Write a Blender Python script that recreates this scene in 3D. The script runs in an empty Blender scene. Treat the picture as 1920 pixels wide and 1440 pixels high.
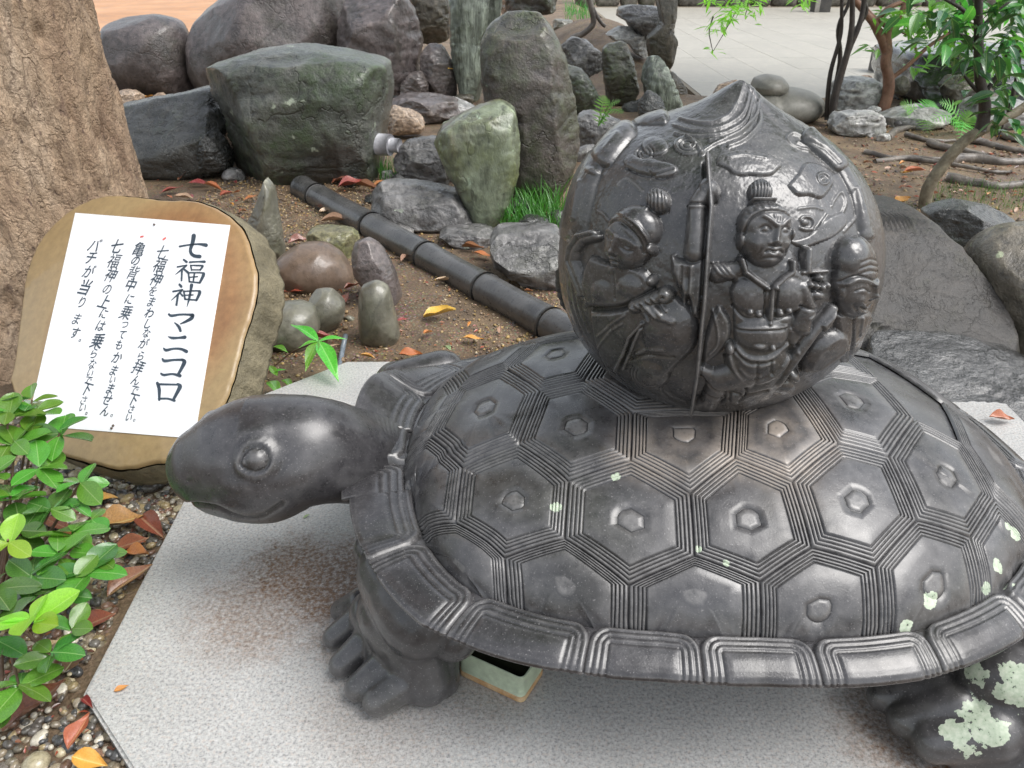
import bpy, bmesh, math, random
import numpy as np
from mathutils import Vector, Matrix
R_ = math.radians
scene = bpy.context.scene
# ------------------------------------------------------------------ camera, world, light
H = 1.3; F = 1493.0; PITCH = R_(29); CP, SP = math.cos(PITCH), math.sin(PITCH)
cam_d = bpy.data.cameras.new('camera'); cam = bpy.data.objects.new('camera', cam_d)
scene.collection.objects.link(cam); scene.camera = cam
cam.location = (0, 0, H); cam.rotation_euler = (R_(90) - PITCH, 0, 0)
cam_d.sensor_width = 36; cam_d.lens = 36 * F / 1920; cam_d.clip_end = 300; cam_d.clip_start = .05
cam_d.dof.use_dof = True; cam_d.dof.focus_distance = 1.75; cam_d.dof.aperture_fstop = 13
world = bpy.data.worlds.new('World'); scene.world = world; world.use_nodes = True
wn = world.node_tree.nodes; wl = world.node_tree.links
bgn = wn['Background']; sky = wn.new('ShaderNodeTexSky'); sky.sky_type = 'NISHITA'
sky.sun_disc = False; sky.sun_elevation = R_(58); sky.sun_rotation = R_(110); sky.dust_density = 3.0; sky.air_density = 1.5
hsv = wn.new('ShaderNodeHueSaturation'); hsv.inputs['Saturation'].default_value = .34
wl.new(sky.outputs[0], hsv.inputs['Color']); wl.new(hsv.outputs[0], bgn.inputs[0]); bgn.inputs[1].default_value = .15
sun_d = bpy.data.lights.new('sun', 'SUN'); sun = bpy.data.objects.new('sun', sun_d); scene.collection.objects.link(sun)
sun_d.energy = 1.5; sun_d.angle = R_(38); sun_d.color = (1, .985, .965); sun.rotation_euler = (R_(32), 0, R_(70))
scene.view_settings.view_transform = 'Standard'; scene.view_settings.look = 'None'
scene.view_settings.exposure = .72; scene.view_settings.gamma = 1; scene.view_settings.use_curve_mapping = False
COL = scene.collection
rng = np.random.default_rng(7); random.seed(7)
GZ = -.06                                                # garden soil level; the plinth top is z = 0

# ------------------------------------------------------------------ helpers
def ray(px, py):
    u = (px - 960) / F; v = (720 - py) / F
    return np.array([u, CP + v * SP, -SP + v * CP])
def onz(px, py, z=GZ):
    d = ray(px, py); return np.array([0, 0, H]) + d * ((z - H) / d[2])
def ony(px, py, y):
    d = ray(px, py); return np.array([0, 0, H]) + d * (y / d[1])
def topx(P):
    d = P - np.array([0, 0, H]); dep = d[..., 1] * CP - d[..., 2] * SP; up = d[..., 1] * SP + d[..., 2] * CP
    return 960 + F * d[..., 0] / dep, 720 - F * up / dep
def tag(o, label=None, cat=None, group=None, kind=None):
    if label: o['label'] = label
    if cat: o['category'] = cat
    if group: o['group'] = group
    if kind: o['kind'] = kind
    return o
def empty(name, loc):
    o = bpy.data.objects.new(name, None); o.location = loc; o.empty_display_size = .05; COL.objects.link(o); return o
def mesh_np(name, V, Fc, mat=None, smooth=True):
    V = np.asarray(V, np.float32); Fc = np.asarray(Fc, np.int32)
    me = bpy.data.meshes.new(name); me.vertices.add(len(V)); me.vertices.foreach_set('co', V.ravel())
    n, k = Fc.shape
    me.loops.add(n * k); me.loops.foreach_set('vertex_index', Fc.ravel())
    me.polygons.add(n); me.polygons.foreach_set('loop_start', np.arange(0, n * k, k, dtype=np.int32))
    me.polygons.foreach_set('loop_total', np.full(n, k, np.int32))
    me.update(calc_edges=True); me.validate()
    me.polygons.foreach_set('use_smooth', np.full(n, bool(smooth)))
    if mat: me.materials.append(mat)
    return me
def link(name, me, parent=None, loc=None):
    o = bpy.data.objects.new(name, me); COL.objects.link(o)
    if parent is not None:
        o.parent = parent; o.matrix_parent_inverse = Matrix.Identity(4)
    if loc is not None: o.location = loc
    return o
def part(name, V, Fc, mat, parent, smooth=True):
    """world-space mesh made a child of an unrotated parent (origin moved to the parent's)"""
    V = np.asarray(V, float) - np.array(parent.matrix_basis.translation if parent.parent is None else (0, 0, 0))
    if parent.parent is not None: V = V - np.array(parent.parent.location) - np.array(parent.location) * 0
    return link(name, mesh_np(name, V, Fc, mat, smooth), parent)
def thing_mesh(name, V, Fc, mat, smooth=True, origin=None):
    V = np.asarray(V, float); o = np.array(origin if origin is not None else (V[:, 0].mean(), V[:, 1].mean(), V[:, 2].min()))
    return link(name, mesh_np(name, V - o, Fc, mat, smooth), None, o)
def grid_faces(nu, nv, cu=False, cv=False):
    """vertex index = i*nv + j"""
    I = np.arange(nu if cu else nu - 1); J = np.arange(nv if cv else nv - 1)
    i, j = np.meshgrid(I, J, indexing='ij'); i2 = (i + 1) % nu; j2 = (j + 1) % nv
    return np.stack([i * nv + j, i2 * nv + j, i2 * nv + j2, i * nv + j2], -1).reshape(-1, 4)
def hash3(ix, iy, iz, s):
    h = (ix * 374761393 + iy * 668265263 + iz * 2147483647 + s * 974634777) & 0xffffffff
    h = ((h ^ (h >> 13)) * 1274126177) & 0xffffffff
    return ((h ^ (h >> 16)) & 0xffff) / 32767.5 - 1
def vnoise(P, scale, seed=0, octv=3):
    P = np.asarray(P, float) * scale; out = np.zeros(len(P)); amp = 1.; tot = 0
    for o in range(octv):
        q = np.floor(P).astype(np.int64); f = P - q; f = f * f * (3 - 2 * f); v = 0
        for dx in (0, 1):
            for dy in (0, 1):
                for dz in (0, 1):
                    w = (f[:, 0] if dx else 1 - f[:, 0]) * (f[:, 1] if dy else 1 - f[:, 1]) * (f[:, 2] if dz else 1 - f[:, 2])
                    v = v + w * hash3(q[:, 0] + dx, q[:, 1] + dy, q[:, 2] + dz, seed + o * 17)
        out += amp * v; tot += amp; amp *= .5; P = P * 2.03 + 5.1
    return out / tot
def sstep(x, a, b):
    t = np.clip((x - a) / (b - a), 0, 1); return t * t * (3 - 2 * t)
_ico = {}
def ico(level):
    if level not in _ico:
        bm = bmesh.new(); bmesh.ops.create_icosphere(bm, subdivisions=level, radius=1)
        _ico[level] = (np.array([v.co[:] for v in bm.verts]), np.array([[v.index for v in f.verts] for f in bm.faces])); bm.free()
    return _ico[level]
def tube(pts, rads, n=10, caps=True, jit=0, seed=0):
    pts = np.asarray(pts, float); m = len(pts); rads = np.broadcast_to(np.asarray(rads, float), (m,))
    T = np.gradient(pts, axis=0); T /= np.linalg.norm(T, axis=1)[:, None] + 1e-12
    up = np.array([0, 0, 1.]) if abs(T[0][2]) < .9 else np.array([0, 1., 0]); V = []
    a = np.linspace(0, 2 * np.pi, n, endpoint=False)
    for i in range(m):
        s = np.cross(T[i], up); s /= np.linalg.norm(s) + 1e-12; up = np.cross(s, T[i])
        rr = rads[i] * (1 + (jit * vnoise(np.stack([np.cos(a) * 2, np.sin(a) * 2, np.full(n, i * .35)], 1), 1, seed) if jit else 0))
        V.append(pts[i] + (np.cos(a) * rr)[:, None] * s + (np.sin(a) * rr)[:, None] * up)
    V = np.concatenate(V); Fc = grid_faces(m, n, False, True)
    if caps:
        V = np.concatenate([V, pts[:1], pts[-1:]]); k = m * n
        A = np.arange(n); B = (A + 1) % n
        Fc = np.concatenate([Fc, np.stack([B, A, np.full(n, k), np.full(n, k)], 1), np.stack([(m - 1) * n + A, (m - 1) * n + B, np.full(n, k + 1), np.full(n, k + 1)], 1)])
        t = Fc[:, 2] == Fc[:, 3]; Fq = Fc[~t]; Ft = Fc[t][:, :3]
        return V, tri(Fq, Ft)
    return V, tri(Fc)
def tri(Fq, Ft=None):
    Fq = np.asarray(Fq); a = Fq[:, [0, 1, 2]]; b = Fq[:, [0, 2, 3]]
    return np.concatenate([a, b] + ([Ft] if Ft is not None else []))
def smooth_path(pts, n):
    pts = np.asarray(pts, float); m = len(pts); t = np.linspace(0, m - 1, n); i = np.clip(t.astype(int), 0, m - 2); f = (t - i)[:, None]
    P = lambda k: pts[np.clip(k, 0, m - 1)]
    a, b, c, d = P(i - 1), P(i), P(i + 1), P(i + 2)
    return .5 * (2 * b + (c - a) * f + (2 * a - 5 * b + 4 * c - d) * f ** 2 + (3 * b - a - 3 * c + d) * f ** 3)
class Acc:
    def __init__(s): s.V = []; s.F = []; s.n = 0
    def add(s, V, Fc):
        Fc = np.asarray(Fc)
        if Fc.shape[1] == 4: Fc = tri(Fc)
        s.V.append(np.asarray(V, float)); s.F.append(Fc + s.n); s.n += len(V)
    def get(s): return np.concatenate(s.V), np.concatenate(s.F)
def box(lo, hi):
    x0, y0, z0 = lo; x1, y1, z1 = hi
    V = np.array([[x0, y0, z0], [x1, y0, z0], [x1, y1, z0], [x0, y1, z0], [x0, y0, z1], [x1, y0, z1], [x1, y1, z1], [x0, y1, z1]], float)
    return V, np.array([[3, 2, 1, 0], [4, 5, 6, 7], [0, 1, 5, 4], [1, 2, 6, 5], [2, 3, 7, 6], [3, 0, 4, 7]])
def blend(shapes, voxel, it=6, name='blend'):
    """boolean-like union of overlapping closed shapes by voxel remesh, then smoothing"""
    A = Acc()
    for V, Fc in shapes: A.add(V, Fc)
    V, Fc = A.get(); me = mesh_np(name, V, Fc)
    o = bpy.data.objects.new(name, me); COL.objects.link(o)
    m = o.modifiers.new('r', 'REMESH'); m.mode = 'VOXEL'; m.voxel_size = voxel
    s = o.modifiers.new('s', 'SMOOTH'); s.factor = .6; s.iterations = it
    dg = bpy.context.evaluated_depsgraph_get(); dg.update()
    ev = o.evaluated_get(dg); m2 = ev.to_mesh()
    n = len(m2.vertices); V = np.empty(n * 3); m2.vertices.foreach_get('co', V); V = V.reshape(-1, 3)
    Fq = []; 
    for p_ in m2.polygons:
        v = p_.vertices
        if len(v) == 4: Fq.append(tuple(v))
        else: Fq.append((v[0], v[1], v[2], v[2]))
    ev.to_mesh_clear(); bpy.data.objects.remove(o); bpy.data.meshes.remove(me)
    Fq = np.array(Fq); t = Fq[:, 2] == Fq[:, 3]
    return V, tri(Fq[~t], Fq[t][:, :3])
def capsule(p, q, r1, r2, n=14):
    p = np.asarray(p, float); q = np.asarray(q, float); d = q - p; L = np.linalg.norm(d) + 1e-9; u = d / L
    ts = np.concatenate([-np.cos(np.linspace(0, np.pi / 2, 6)), [0], np.sin(np.linspace(0, np.pi / 2, 6))])
    P = []; Rr = []
    for a in np.linspace(0, np.pi / 2, 6): P.append(p - u * r1 * math.cos(a)); Rr.append(max(r1 * math.sin(a), 1e-4))
    for a in np.linspace(0, np.pi / 2, 6): P.append(q + u * r2 * math.sin(a)); Rr.append(max(r2 * math.cos(a), 1e-4))
    up = np.array([0, 0, 1.]) if abs(u[2]) < .9 else np.array([1., 0, 0]); s = np.cross(u, up); s /= np.linalg.norm(s); w = np.cross(s, u)
    a = np.linspace(0, 2 * np.pi, n, endpoint=False); V = []
    for c_, r_ in zip(P, Rr): V.append(c_ + r_ * (np.cos(a)[:, None] * s + np.sin(a)[:, None] * w))
    V = np.concatenate(V); Fc = grid_faces(len(P), n, False, True)[:, ::-1]; k = len(V)
    V = np.concatenate([V, P[:1], P[-1:]]); A = np.arange(n); B = (A + 1) % n; m = (len(P) - 1) * n
    return V, tri(Fc, np.concatenate([np.stack([A, B, np.full(n, k)], 1), np.stack([m + B, m + A, np.full(n, k + 1)], 1)]))
def ellip(c, r, rot=None, lev=4):
    V, Fc = ico(lev); V = V * np.array(r)
    if rot is not None: V = V @ np.array(Matrix.Rotation(rot[0], 3, rot[1])).T
    return V + np.array(c), Fc

# ------------------------------------------------------------------ materials
def nodes(name):
    m = bpy.data.materials.new(name); m.use_nodes = True; nt = m.node_tree; b = nt.nodes['Principled BSDF']; return m, nt, b
class NB:
    def __init__(s, nt): s.nt = nt; s.N = nt.nodes; s.L = nt.links
    def new(s, t, **k):
        n = s.N.new(t)
        for a, v in k.items(): setattr(n, a, v)
        return n
    def coord(s, kind='Object', rand=True):
        tc = s.new('ShaderNodeTexCoord'); out = tc.outputs[kind]
        if rand:
            oi = s.new('ShaderNodeObjectInfo'); vm = s.new('ShaderNodeVectorMath', operation='MULTIPLY_ADD')
            cb = s.new('ShaderNodeCombineXYZ')
            for i in range(3): s.L.new(oi.outputs['Random'], cb.inputs[i])
            s.L.new(cb.outputs[0], vm.inputs[0]); vm.inputs[1].default_value = (17, 31, 23); s.L.new(out, vm.inputs[2]); out = vm.outputs[0]
        return out
    def noise(s, vec, scale, detail=4, rough=.55, dist=0):
        n = s.new('ShaderNodeTexNoise'); n.inputs['Scale'].default_value = scale; n.inputs['Detail'].default_value = detail
        n.inputs['Roughness'].default_value = rough; n.inputs['Distortion'].default_value = dist; s.L.new(vec, n.inputs['Vector']); return n.outputs['Fac']
    def voro(s, vec, scale, feature='F1', out='Distance', rnd=1):
        n = s.new('ShaderNodeTexVoronoi'); n.feature = feature; n.inputs['Scale'].default_value = scale; n.inputs['Randomness'].default_value = rnd
        s.L.new(vec, n.inputs['Vector']); return n.outputs[out]
    def ramp(s, fac, stops, interp='LINEAR'):
        n = s.new('ShaderNodeValToRGB'); n.color_ramp.interpolation = interp; e = n.color_ramp.elements
        while len(e) < len(stops): e.new(.5)
        for k, (p, c) in enumerate(stops):
            e[k].position = p; e[k].color = (c[0], c[1], c[2], 1) if isinstance(c, (tuple, list)) else (c, c, c, 1)
        s.L.new(fac, n.inputs[0]); return n.outputs[0]
    def mix(s, fac, a, b, mode='MIX'):
        n = s.new('ShaderNodeMix', data_type='RGBA', blend_type=mode)
        s.put(n.inputs[0], fac); s.put(n.inputs[6], a); s.put(n.inputs[7], b); return n.outputs[2]
    def math(s, op, a, b=0, clamp=False):
        n = s.new('ShaderNodeMath', operation=op, use_clamp=clamp); s.put(n.inputs[0], a); s.put(n.inputs[1], b); return n.outputs[0]
    def put(s, sock, v):
        if hasattr(v, 'is_linked') or isinstance(v, bpy.types.NodeSocket): s.L.new(v, sock)
        elif isinstance(v, (tuple, list)): sock.default_value = (*v[:3], 1) if len(sock.default_value) == 4 else v[:3]
        else: sock.default_value = v
    def scale(s, vec, sc, loc=(0, 0, 0), rot=(0, 0, 0)):
        n = s.new('ShaderNodeMapping'); n.inputs['Scale'].default_value = sc; n.inputs['Location'].default_value = loc; n.inputs['Rotation'].default_value = rot
        s.L.new(vec, n.inputs[0]); return n.outputs[0]
    def bump(s, h, strength=.4, dist=.01, prev=None):
        n = s.new('ShaderNodeBump'); n.inputs['Strength'].default_value = strength; n.inputs['Distance'].default_value = dist
        s.L.new(h, n.inputs['Height'])
        if prev is not None: s.L.new(prev, n.inputs['Normal'])
        return n.outputs[0]
def tone(c, k=.62, s=.72):
    l = sum(c) / 3; return tuple((l + (x - l) * s) * k for x in c)
def stone(name, c1, c2, moss=None, mossamt=.5, c3=None, scale=6, rough=(.25, .6), bump=.6, bdist=.01, coat=.55, streak=(1, 1, 1), mottle=.5, lichen=None, lamt=.68):
    c1, c2 = tone(c1), tone(c2, .75); moss = moss and tone(moss, .75, 1.); c3 = c3 and tone(c3, .7); lichen = lichen and tone(lichen, .9, 1.)
    m, nt, b = nodes(name); g = NB(nt); v0 = g.coord(); v = g.scale(v0, streak)
    n1 = g.noise(v, scale, 6, .6, .4); n2 = g.noise(v, scale * 6, 5, .65); n3 = g.noise(v, scale * 30, 3, .7)
    col = g.ramp(n1, [(.35, c1), (.62, c2)])
    if c3: col = g.mix(g.ramp(g.noise(v, scale * .6, 5, .6, .8), [(.5, 0), (.6, 1)]), col, c3)
    if moss:
        mk = g.ramp(g.noise(v0, scale * .8, 7, .7, .5), [(1 - mossamt - .08, 0), (1 - mossamt + .1, 1)])
        col = g.mix(g.math('MULTIPLY', mk, g.ramp(n2, [(.3, .35), (.6, 1)])), col, moss)
    dark = g.ramp(n2, [(.25, 1 - mottle * 1.5), (.5, 1), (.8, 1 + mottle * .8)])
    col = g.mix(1., col, dark, 'MULTIPLY')
    if lichen:
        lm = g.ramp(g.noise(v0, scale * 2.6, 5, .5, .2), [(lamt, 0), (lamt + .03, 1)]); col = g.mix(lm, col, lichen)
    g.L.new(col, b.inputs['Base Color'])
    rg = g.ramp(g.math('ADD', g.math('MULTIPLY', n1, .5), g.math('MULTIPLY', n2, .5)), [(.35, rough[0]), (.65, rough[1])])
    g.L.new(rg, b.inputs['Roughness'])
    b.inputs['Coat Weight'].default_value = coat; b.inputs['Coat Roughness'].default_value = .12
    vo = g.voro(v, scale * 2.2, 'DISTANCE_TO_EDGE'); cr = g.ramp(g.voro(g.mix(.25, v, g.noise(v, scale * 3, 3)), scale * .8, 'DISTANCE_TO_EDGE'), [(0, 0), (.03, 1)])
    h = g.math('ADD', g.math('MULTIPLY', n2, .6), g.math('ADD', g.math('MULTIPLY', n3, .18), g.math('MULTIPLY', cr, .22)))
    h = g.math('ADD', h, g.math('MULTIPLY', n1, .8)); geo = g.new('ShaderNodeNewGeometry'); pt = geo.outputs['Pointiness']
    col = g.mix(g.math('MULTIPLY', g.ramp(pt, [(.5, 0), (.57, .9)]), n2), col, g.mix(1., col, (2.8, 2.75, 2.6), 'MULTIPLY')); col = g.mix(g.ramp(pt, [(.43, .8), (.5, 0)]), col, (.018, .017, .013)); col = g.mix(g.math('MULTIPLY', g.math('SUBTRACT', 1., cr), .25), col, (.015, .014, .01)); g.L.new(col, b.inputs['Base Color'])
    g.L.new(g.bump(h, bump, bdist), b.inputs['Normal'])
    g.L.new(g.bump(n2, bump * .5, bdist * .5), b.inputs['Coat Normal'])
    return m
# ------------------------------------------------------------------ turtle statue
def statue_mat(name, coat=(.08, .9), crough=(.13, .32), base=(.030, .029, .032), base2=(.070, .069, .073), lich=(), lr=.03, wear=None, grime=(.034, .034, .026), rough=(.22, .5)):
    m, nt, b = nodes(name); g = NB(nt)
    geo = g.new('ShaderNodeNewGeometry'); v = geo.outputs['Position']
    n1 = g.noise(v, 7, 6, .62, .3); n2 = g.noise(v, 45, 5, .65); n3 = g.noise(v, 300, 2, .6)
    col = g.ramp(n1, [(.32, base), (.68, base2)])
    col = g.mix(g.ramp(g.noise(v, 3.1, 4, .6, .5), [(.52, 0), (.7, .7)]), col, grime)
    col = g.mix(1., col, g.ramp(n2, [(.3, .72), (.55, 1.), (.75, 1.3)]), 'MULTIPLY')
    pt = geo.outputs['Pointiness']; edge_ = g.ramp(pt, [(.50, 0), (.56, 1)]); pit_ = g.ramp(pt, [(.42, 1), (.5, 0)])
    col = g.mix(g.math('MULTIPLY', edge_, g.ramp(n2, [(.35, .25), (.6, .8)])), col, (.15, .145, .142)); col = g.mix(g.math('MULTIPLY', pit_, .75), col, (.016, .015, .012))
    sp = g.ramp(n3, [(.63, 0), (.72, .7)]); col = g.mix(sp, col, (.22, .21, .21))
    if wear:
        sep = g.new('ShaderNodeSeparateXYZ'); g.L.new(v, sep.inputs[0]); tot = None
        for (wx, wy, wz, r, amt) in wear:
            vm = g.new('ShaderNodeVectorMath', operation='DISTANCE'); g.L.new(v, vm.inputs[0]); vm.inputs[1].default_value = (wx, wy, wz)
            d = g.ramp(g.math('DIVIDE', g.math('ADD', vm.outputs['Value'], g.math('MULTIPLY', g.math('SUBTRACT', n2, .5), r * .5)), r), [(.3, amt), (1., 0)])
            tot = d if tot is None else g.math('ADD', tot, d, True)
        col = g.mix(g.math('MULTIPLY', tot, g.math('ADD', g.math('MULTIPLY', edge_, .75), g.ramp(g.noise(v, 30, 5, .7), [(.45, .0), (.7, .28)]))), col, (.34, .29, .245))
    if lich:
        tot = None; nz = g.noise(v, 38, 4, .6); nz2 = g.noise(v, 120, 3, .6)
        for (wx, wy, wz, r) in lich:
            vm = g.new('ShaderNodeVectorMath', operation='DISTANCE'); g.L.new(v, vm.inputs[0]); vm.inputs[1].default_value = (wx, wy, wz)
            dd = g.math('ADD', vm.outputs['Value'], g.math('MULTIPLY', g.math('SUBTRACT', nz, .5), r * 2.2))
            k = g.math('LESS_THAN', dd, r); tot = k if tot is None else g.math('MAXIMUM', tot, k)
        tot = g.math('MULTIPLY', tot, g.math('GREATER_THAN', nz2, .36))
        lc = g.mix(g.ramp(nz2, [(.35, 0), (.65, 1)]), (.34, .42, .30), (.50, .55, .44)); col = g.mix(tot, col, lc)
    g.L.new(col, b.inputs['Base Color'])
    rg = g.ramp(g.math('ADD', g.math('MULTIPLY', n1, .45), g.math('MULTIPLY', n2, .55)), [(.38, rough[0]), (.62, rough[1])])
    if lich: rg = g.mix(tot, rg, (.8, .8, .8))
    g.L.new(rg, b.inputs['Roughness'])
    b.inputs['IOR'].default_value = 1.45
    g.L.new(g.ramp(g.noise(v, 5.5, 4, .6), [(.38, coat[0]), (.62, coat[1])]), b.inputs['Coat Weight']); g.L.new(g.ramp(g.noise(v, 11, 4, .6), [(.35, crough[0]), (.65, crough[1])]), b.inputs['Coat Roughness'])
    # water beads and pitted stone
    vo = g.voro(v, 95); bead = g.ramp(vo, [(.0, 1), (.16, 0)])
    h = g.math('ADD', g.math('MULTIPLY', n2, .5), g.math('MULTIPLY', n3, .3))
    g.L.new(g.bump(h, .35, .0022), b.inputs['Normal'])
    g.L.new(g.bump(g.math('ADD', g.math('MULTIPLY', bead, .5), g.math('MULTIPLY', n2, .5)), .35, .002), b.inputs['Coat Normal'])
    return m
SX, SY, SA, SB, STH, SN, SZ1, SZ0, SDA, SHH, SQ = .4154, 1.4734, .6467, .5415, .0779, 2.4314, .3162, .2738, .0739, .212, .64
cth, sth = math.cos(STH), math.sin(STH)
def to_world(X, Y, Z): return np.stack([SX + X * cth - Y * sth, SY + X * sth + Y * cth, Z], -1)
def to_local(x, y): return (x - SX) * cth + (y - SY) * sth, -(x - SX) * sth + (y - SY) * cth
def rr_ell(X, Y): return (np.abs(X / SA) ** SN + np.abs(Y / SB) ** SN) ** (1 / SN)
# plan outline read from the near side of the rim, mirrored to the far side
_in = [(796,809),(776,919),(782,962),(815,1035),(869,1094),(924,1119),(1015,1150),(1088,1165),(1234,1181),(1320,1189),(1416,1192),(1512,1196),(1608,1192),(1697,1181),(1767,1159),(1831,1130),(1879,1098),(1914,1053)]
def _corr():
    ph = []; rt = []
    for p_ in _in[1:]:
        w = onz(*p_, SZ1); X, Y = to_local(w[0], w[1]); ph.append(math.atan2(Y, X)); rt.append(rr_ell(X, Y))
    o = np.argsort(ph); return np.array(ph)[o], np.array(rt)[o]
_ph, _rt = _corr()
def corr(phi):
    phi = (np.asarray(phi) + np.pi) % (2 * np.pi) - np.pi
    far = phi > 0; q = np.where(far, -phi, phi)
    c_ = np.interp(q, _ph, _rt, left=1., right=1.)
    # average down to 1 toward the axis ends
    return np.where(far, 1 + (c_ - 1) * .6, c_)
def rim_xy(phi, off=0.):
    phi = np.asarray(phi, float); cx_, sx_ = np.cos(phi), np.sin(phi)
    k = 1 / ((np.abs(cx_ / SA) ** SN + np.abs(sx_ / SB) ** SN) ** (1 / SN)) * corr(phi)
    X, Y = k * cx_, k * sx_
    # outward normal of the smooth superellipse
    nx = np.sign(X) * np.abs(X / SA) ** (SN - 1) / SA; ny = np.sign(Y) * np.abs(Y / SB) ** (SN - 1) / SB; l = np.hypot(nx, ny) + 1e-9
    return X + off * nx / l, Y + off * ny / l
def dome(X, Y):
    phi = np.arctan2(Y, X); r = rr_ell(X, Y) / corr(phi); ri = np.clip(r, 0, 1)
    Z = SZ1 + SHH * (1 - ri * ri) ** SQ
    k = np.where(r > 1.01, 1.01 / np.maximum(r, 1e-6), 1.); Z = np.where(r > 1, SZ1 - (r - 1) * .25 - .004, Z)
    return X * k, Y * k, Z
def dome_hit(px, py):
    d = ray(px, py); z = .42
    for _ in range(40):
        t = (z - H) / d[2]; X, Y = to_local(d[0] * t, d[1] * t); _, _, Z = dome(np.array(X), np.array(Y)); z = .6 * z + .4 * float(max(Z, SZ1))
    return np.array([X, Y])
Jp = {1:(859,725),2:(946,690),3:(1013,640),4:(1013,735),5:(972,831),6:(866,870),7:(805,806),8:(852,980),9:(945,1046),10:(1058,1009),11:(1066,900),12:(1183,861),13:(1295,923),14:(1379,857),15:(1486,902),16:(1573,830),17:(1667,855),18:(1717,784),19:(1640,702),20:(1187,772),21:(1100,733),22:(1384,768),23:(1490,715),24:(1545,690),25:(1179,1098),26:(1303,1042),27:(1426,1091),28:(1523,1026),29:(1643,1062),30:(1720,975),31:(1821,1007),32:(1866,936),33:(1803,828),34:(1792,772)}
J = {k: dome_hit(*v) for k, v in Jp.items()}
for k in (7, 4, 21, 24, 19): J[k][1] = 0
J[6] = np.array([(J[1][0] + J[6][0]) / 2, -(J[1][1] - J[6][1]) / 2]); J[5] = np.array([J[5][0], J[5][1]])
J[34] = np.array([J[33][0] + .075, 0.])
def ext(a, px=None, k=.2):   # a vertex pushed out beyond the rim
    v = J[a]; w = v / np.linalg.norm(v); return v + w * k
def extd(a, tgt, k=.2):
    d = dome_hit(*tgt) - J[a]; d /= np.linalg.norm(d) + 1e-9; return J[a] + d * k
X7 = J[7] + np.array([-.15, 0]); X8 = extd(8, (795, 998), .18); X9 = extd(9, (950, 1120)); X25 = extd(25, (1178, 1165)); X27 = extd(27, (1427, 1185)); X29 = extd(29, (1650, 1170)); X31 = extd(31, (1842, 1090))
X32 = J[32] + np.array([.12, -.10]); X33 = J[34] + np.array([.14, 0.])
cells = [([1, 2, 4, 5, 6, 7], 0), ([4, 5, 11, 12, 20, 21], 1), ([12, 13, 14, 22, 20], 1), ([14, 15, 16, 23, 22], 1), ([16, 17, 18, 19, 24, 23], 1), ([5, 6, 8, 9, 10, 11], 1),
         ([11, 10, 25, 26, 13, 12], 1), ([14, 13, 26, 27, 28, 15], 1), ([15, 28, 29, 30, 17, 16], 1), ([18, 17, 30, 31, 32, 33], 1),
         ([10, 9, X9, X25, 25], 1), ([25, X25, X27, 27, 26], 1), ([27, X27, X29, 29, 28], 1), ([29, X29, X31, 31, 30], 1), ([31, X31, X32, 32], 1), ([32, X32, X33, 34, 33], 1),
         ([6, 7, X7, X8, 8], 1), ([9, 8, X8, X9], 1)]
cen_px = {1: (1080, 800), 2: (1283, 812), 3: (1455, 803), 4: (1595, 750), 5: (963, 940), 6: (1183, 978), 7: (1402, 975), 8: (1607, 940), 9: (1777, 893), 10: (1053, 1140), 11: (1303, 1168), 12: (1535, 1140), 13: (1750, 1093)}; cen_px[10] = (1060, 1092); cen_px[11] = (1303, 1112)
NOHEX = (10, 11, 14, 15, 16, 17)
prof = [(1.0, -7), (.988, -6), (.974, -1), (.945, -.6), (.936, -1.2), (.928, -4.4), (.916, -4.4), (.908, -1), (.878, -.6), (.869, -1.2), (.861, -4.4), (.849, -4.4), (.841, -1), (.811, -.6), (.802, -1.2),
        (.794, -4.6), (.782, -4.6), (.774, -1), (.748, -.8), (.738, -4.4), (.728, -4.4), (.710, -.6), (.69, .1), (.5, .3), (.35, .4), (.224, .4), (.216, -1.1), (.203, -1.1), (.195, .3), (.1, .5), (.0, .5)]
STONE_WEAR = []
def w3(px, py):
    v = dome_hit(px, py); X, Y, Z = dome(*map(np.array, v)); return tuple(to_world(X, Y, Z))
wear = [(*w3(1283, 812), .16, .55), (*w3(1385, 830), .12, .9), (*w3(1455, 803), .13, .7), (*w3(1215, 850), .09, .7), (*w3(1500, 800), .12, .6), (*w3(1486, 902), .1, .45)]
lichs = [(*w3(1154, 893), .008), (*w3(1041, 950), .009), (*w3(1743, 1123), .014), (*w3(1697, 1178), .012), (*w3(1870, 1060), .012), (*w3(1850, 1105), .012), (*w3(1905, 1000), .012), (*w3(1890, 985), .008), (*w3(1310, 1030), .006), (*w3(1362, 1055), .006)]
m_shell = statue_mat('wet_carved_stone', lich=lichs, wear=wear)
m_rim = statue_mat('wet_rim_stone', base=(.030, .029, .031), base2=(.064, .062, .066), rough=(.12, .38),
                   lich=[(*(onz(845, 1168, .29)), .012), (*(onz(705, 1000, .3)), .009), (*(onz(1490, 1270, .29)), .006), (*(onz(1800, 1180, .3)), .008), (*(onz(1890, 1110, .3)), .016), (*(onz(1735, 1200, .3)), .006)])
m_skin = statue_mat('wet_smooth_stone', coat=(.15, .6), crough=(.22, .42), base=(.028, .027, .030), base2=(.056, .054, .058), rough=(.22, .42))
turtle = empty('turtle_statue', (SX, SY, 0)); tag(turtle, 'large dark wet stone turtle with hexagon carved shell standing on the pale granite plinth', 'statue')
T0 = np.array([SX, SY, 0])
NE = 12
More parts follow.
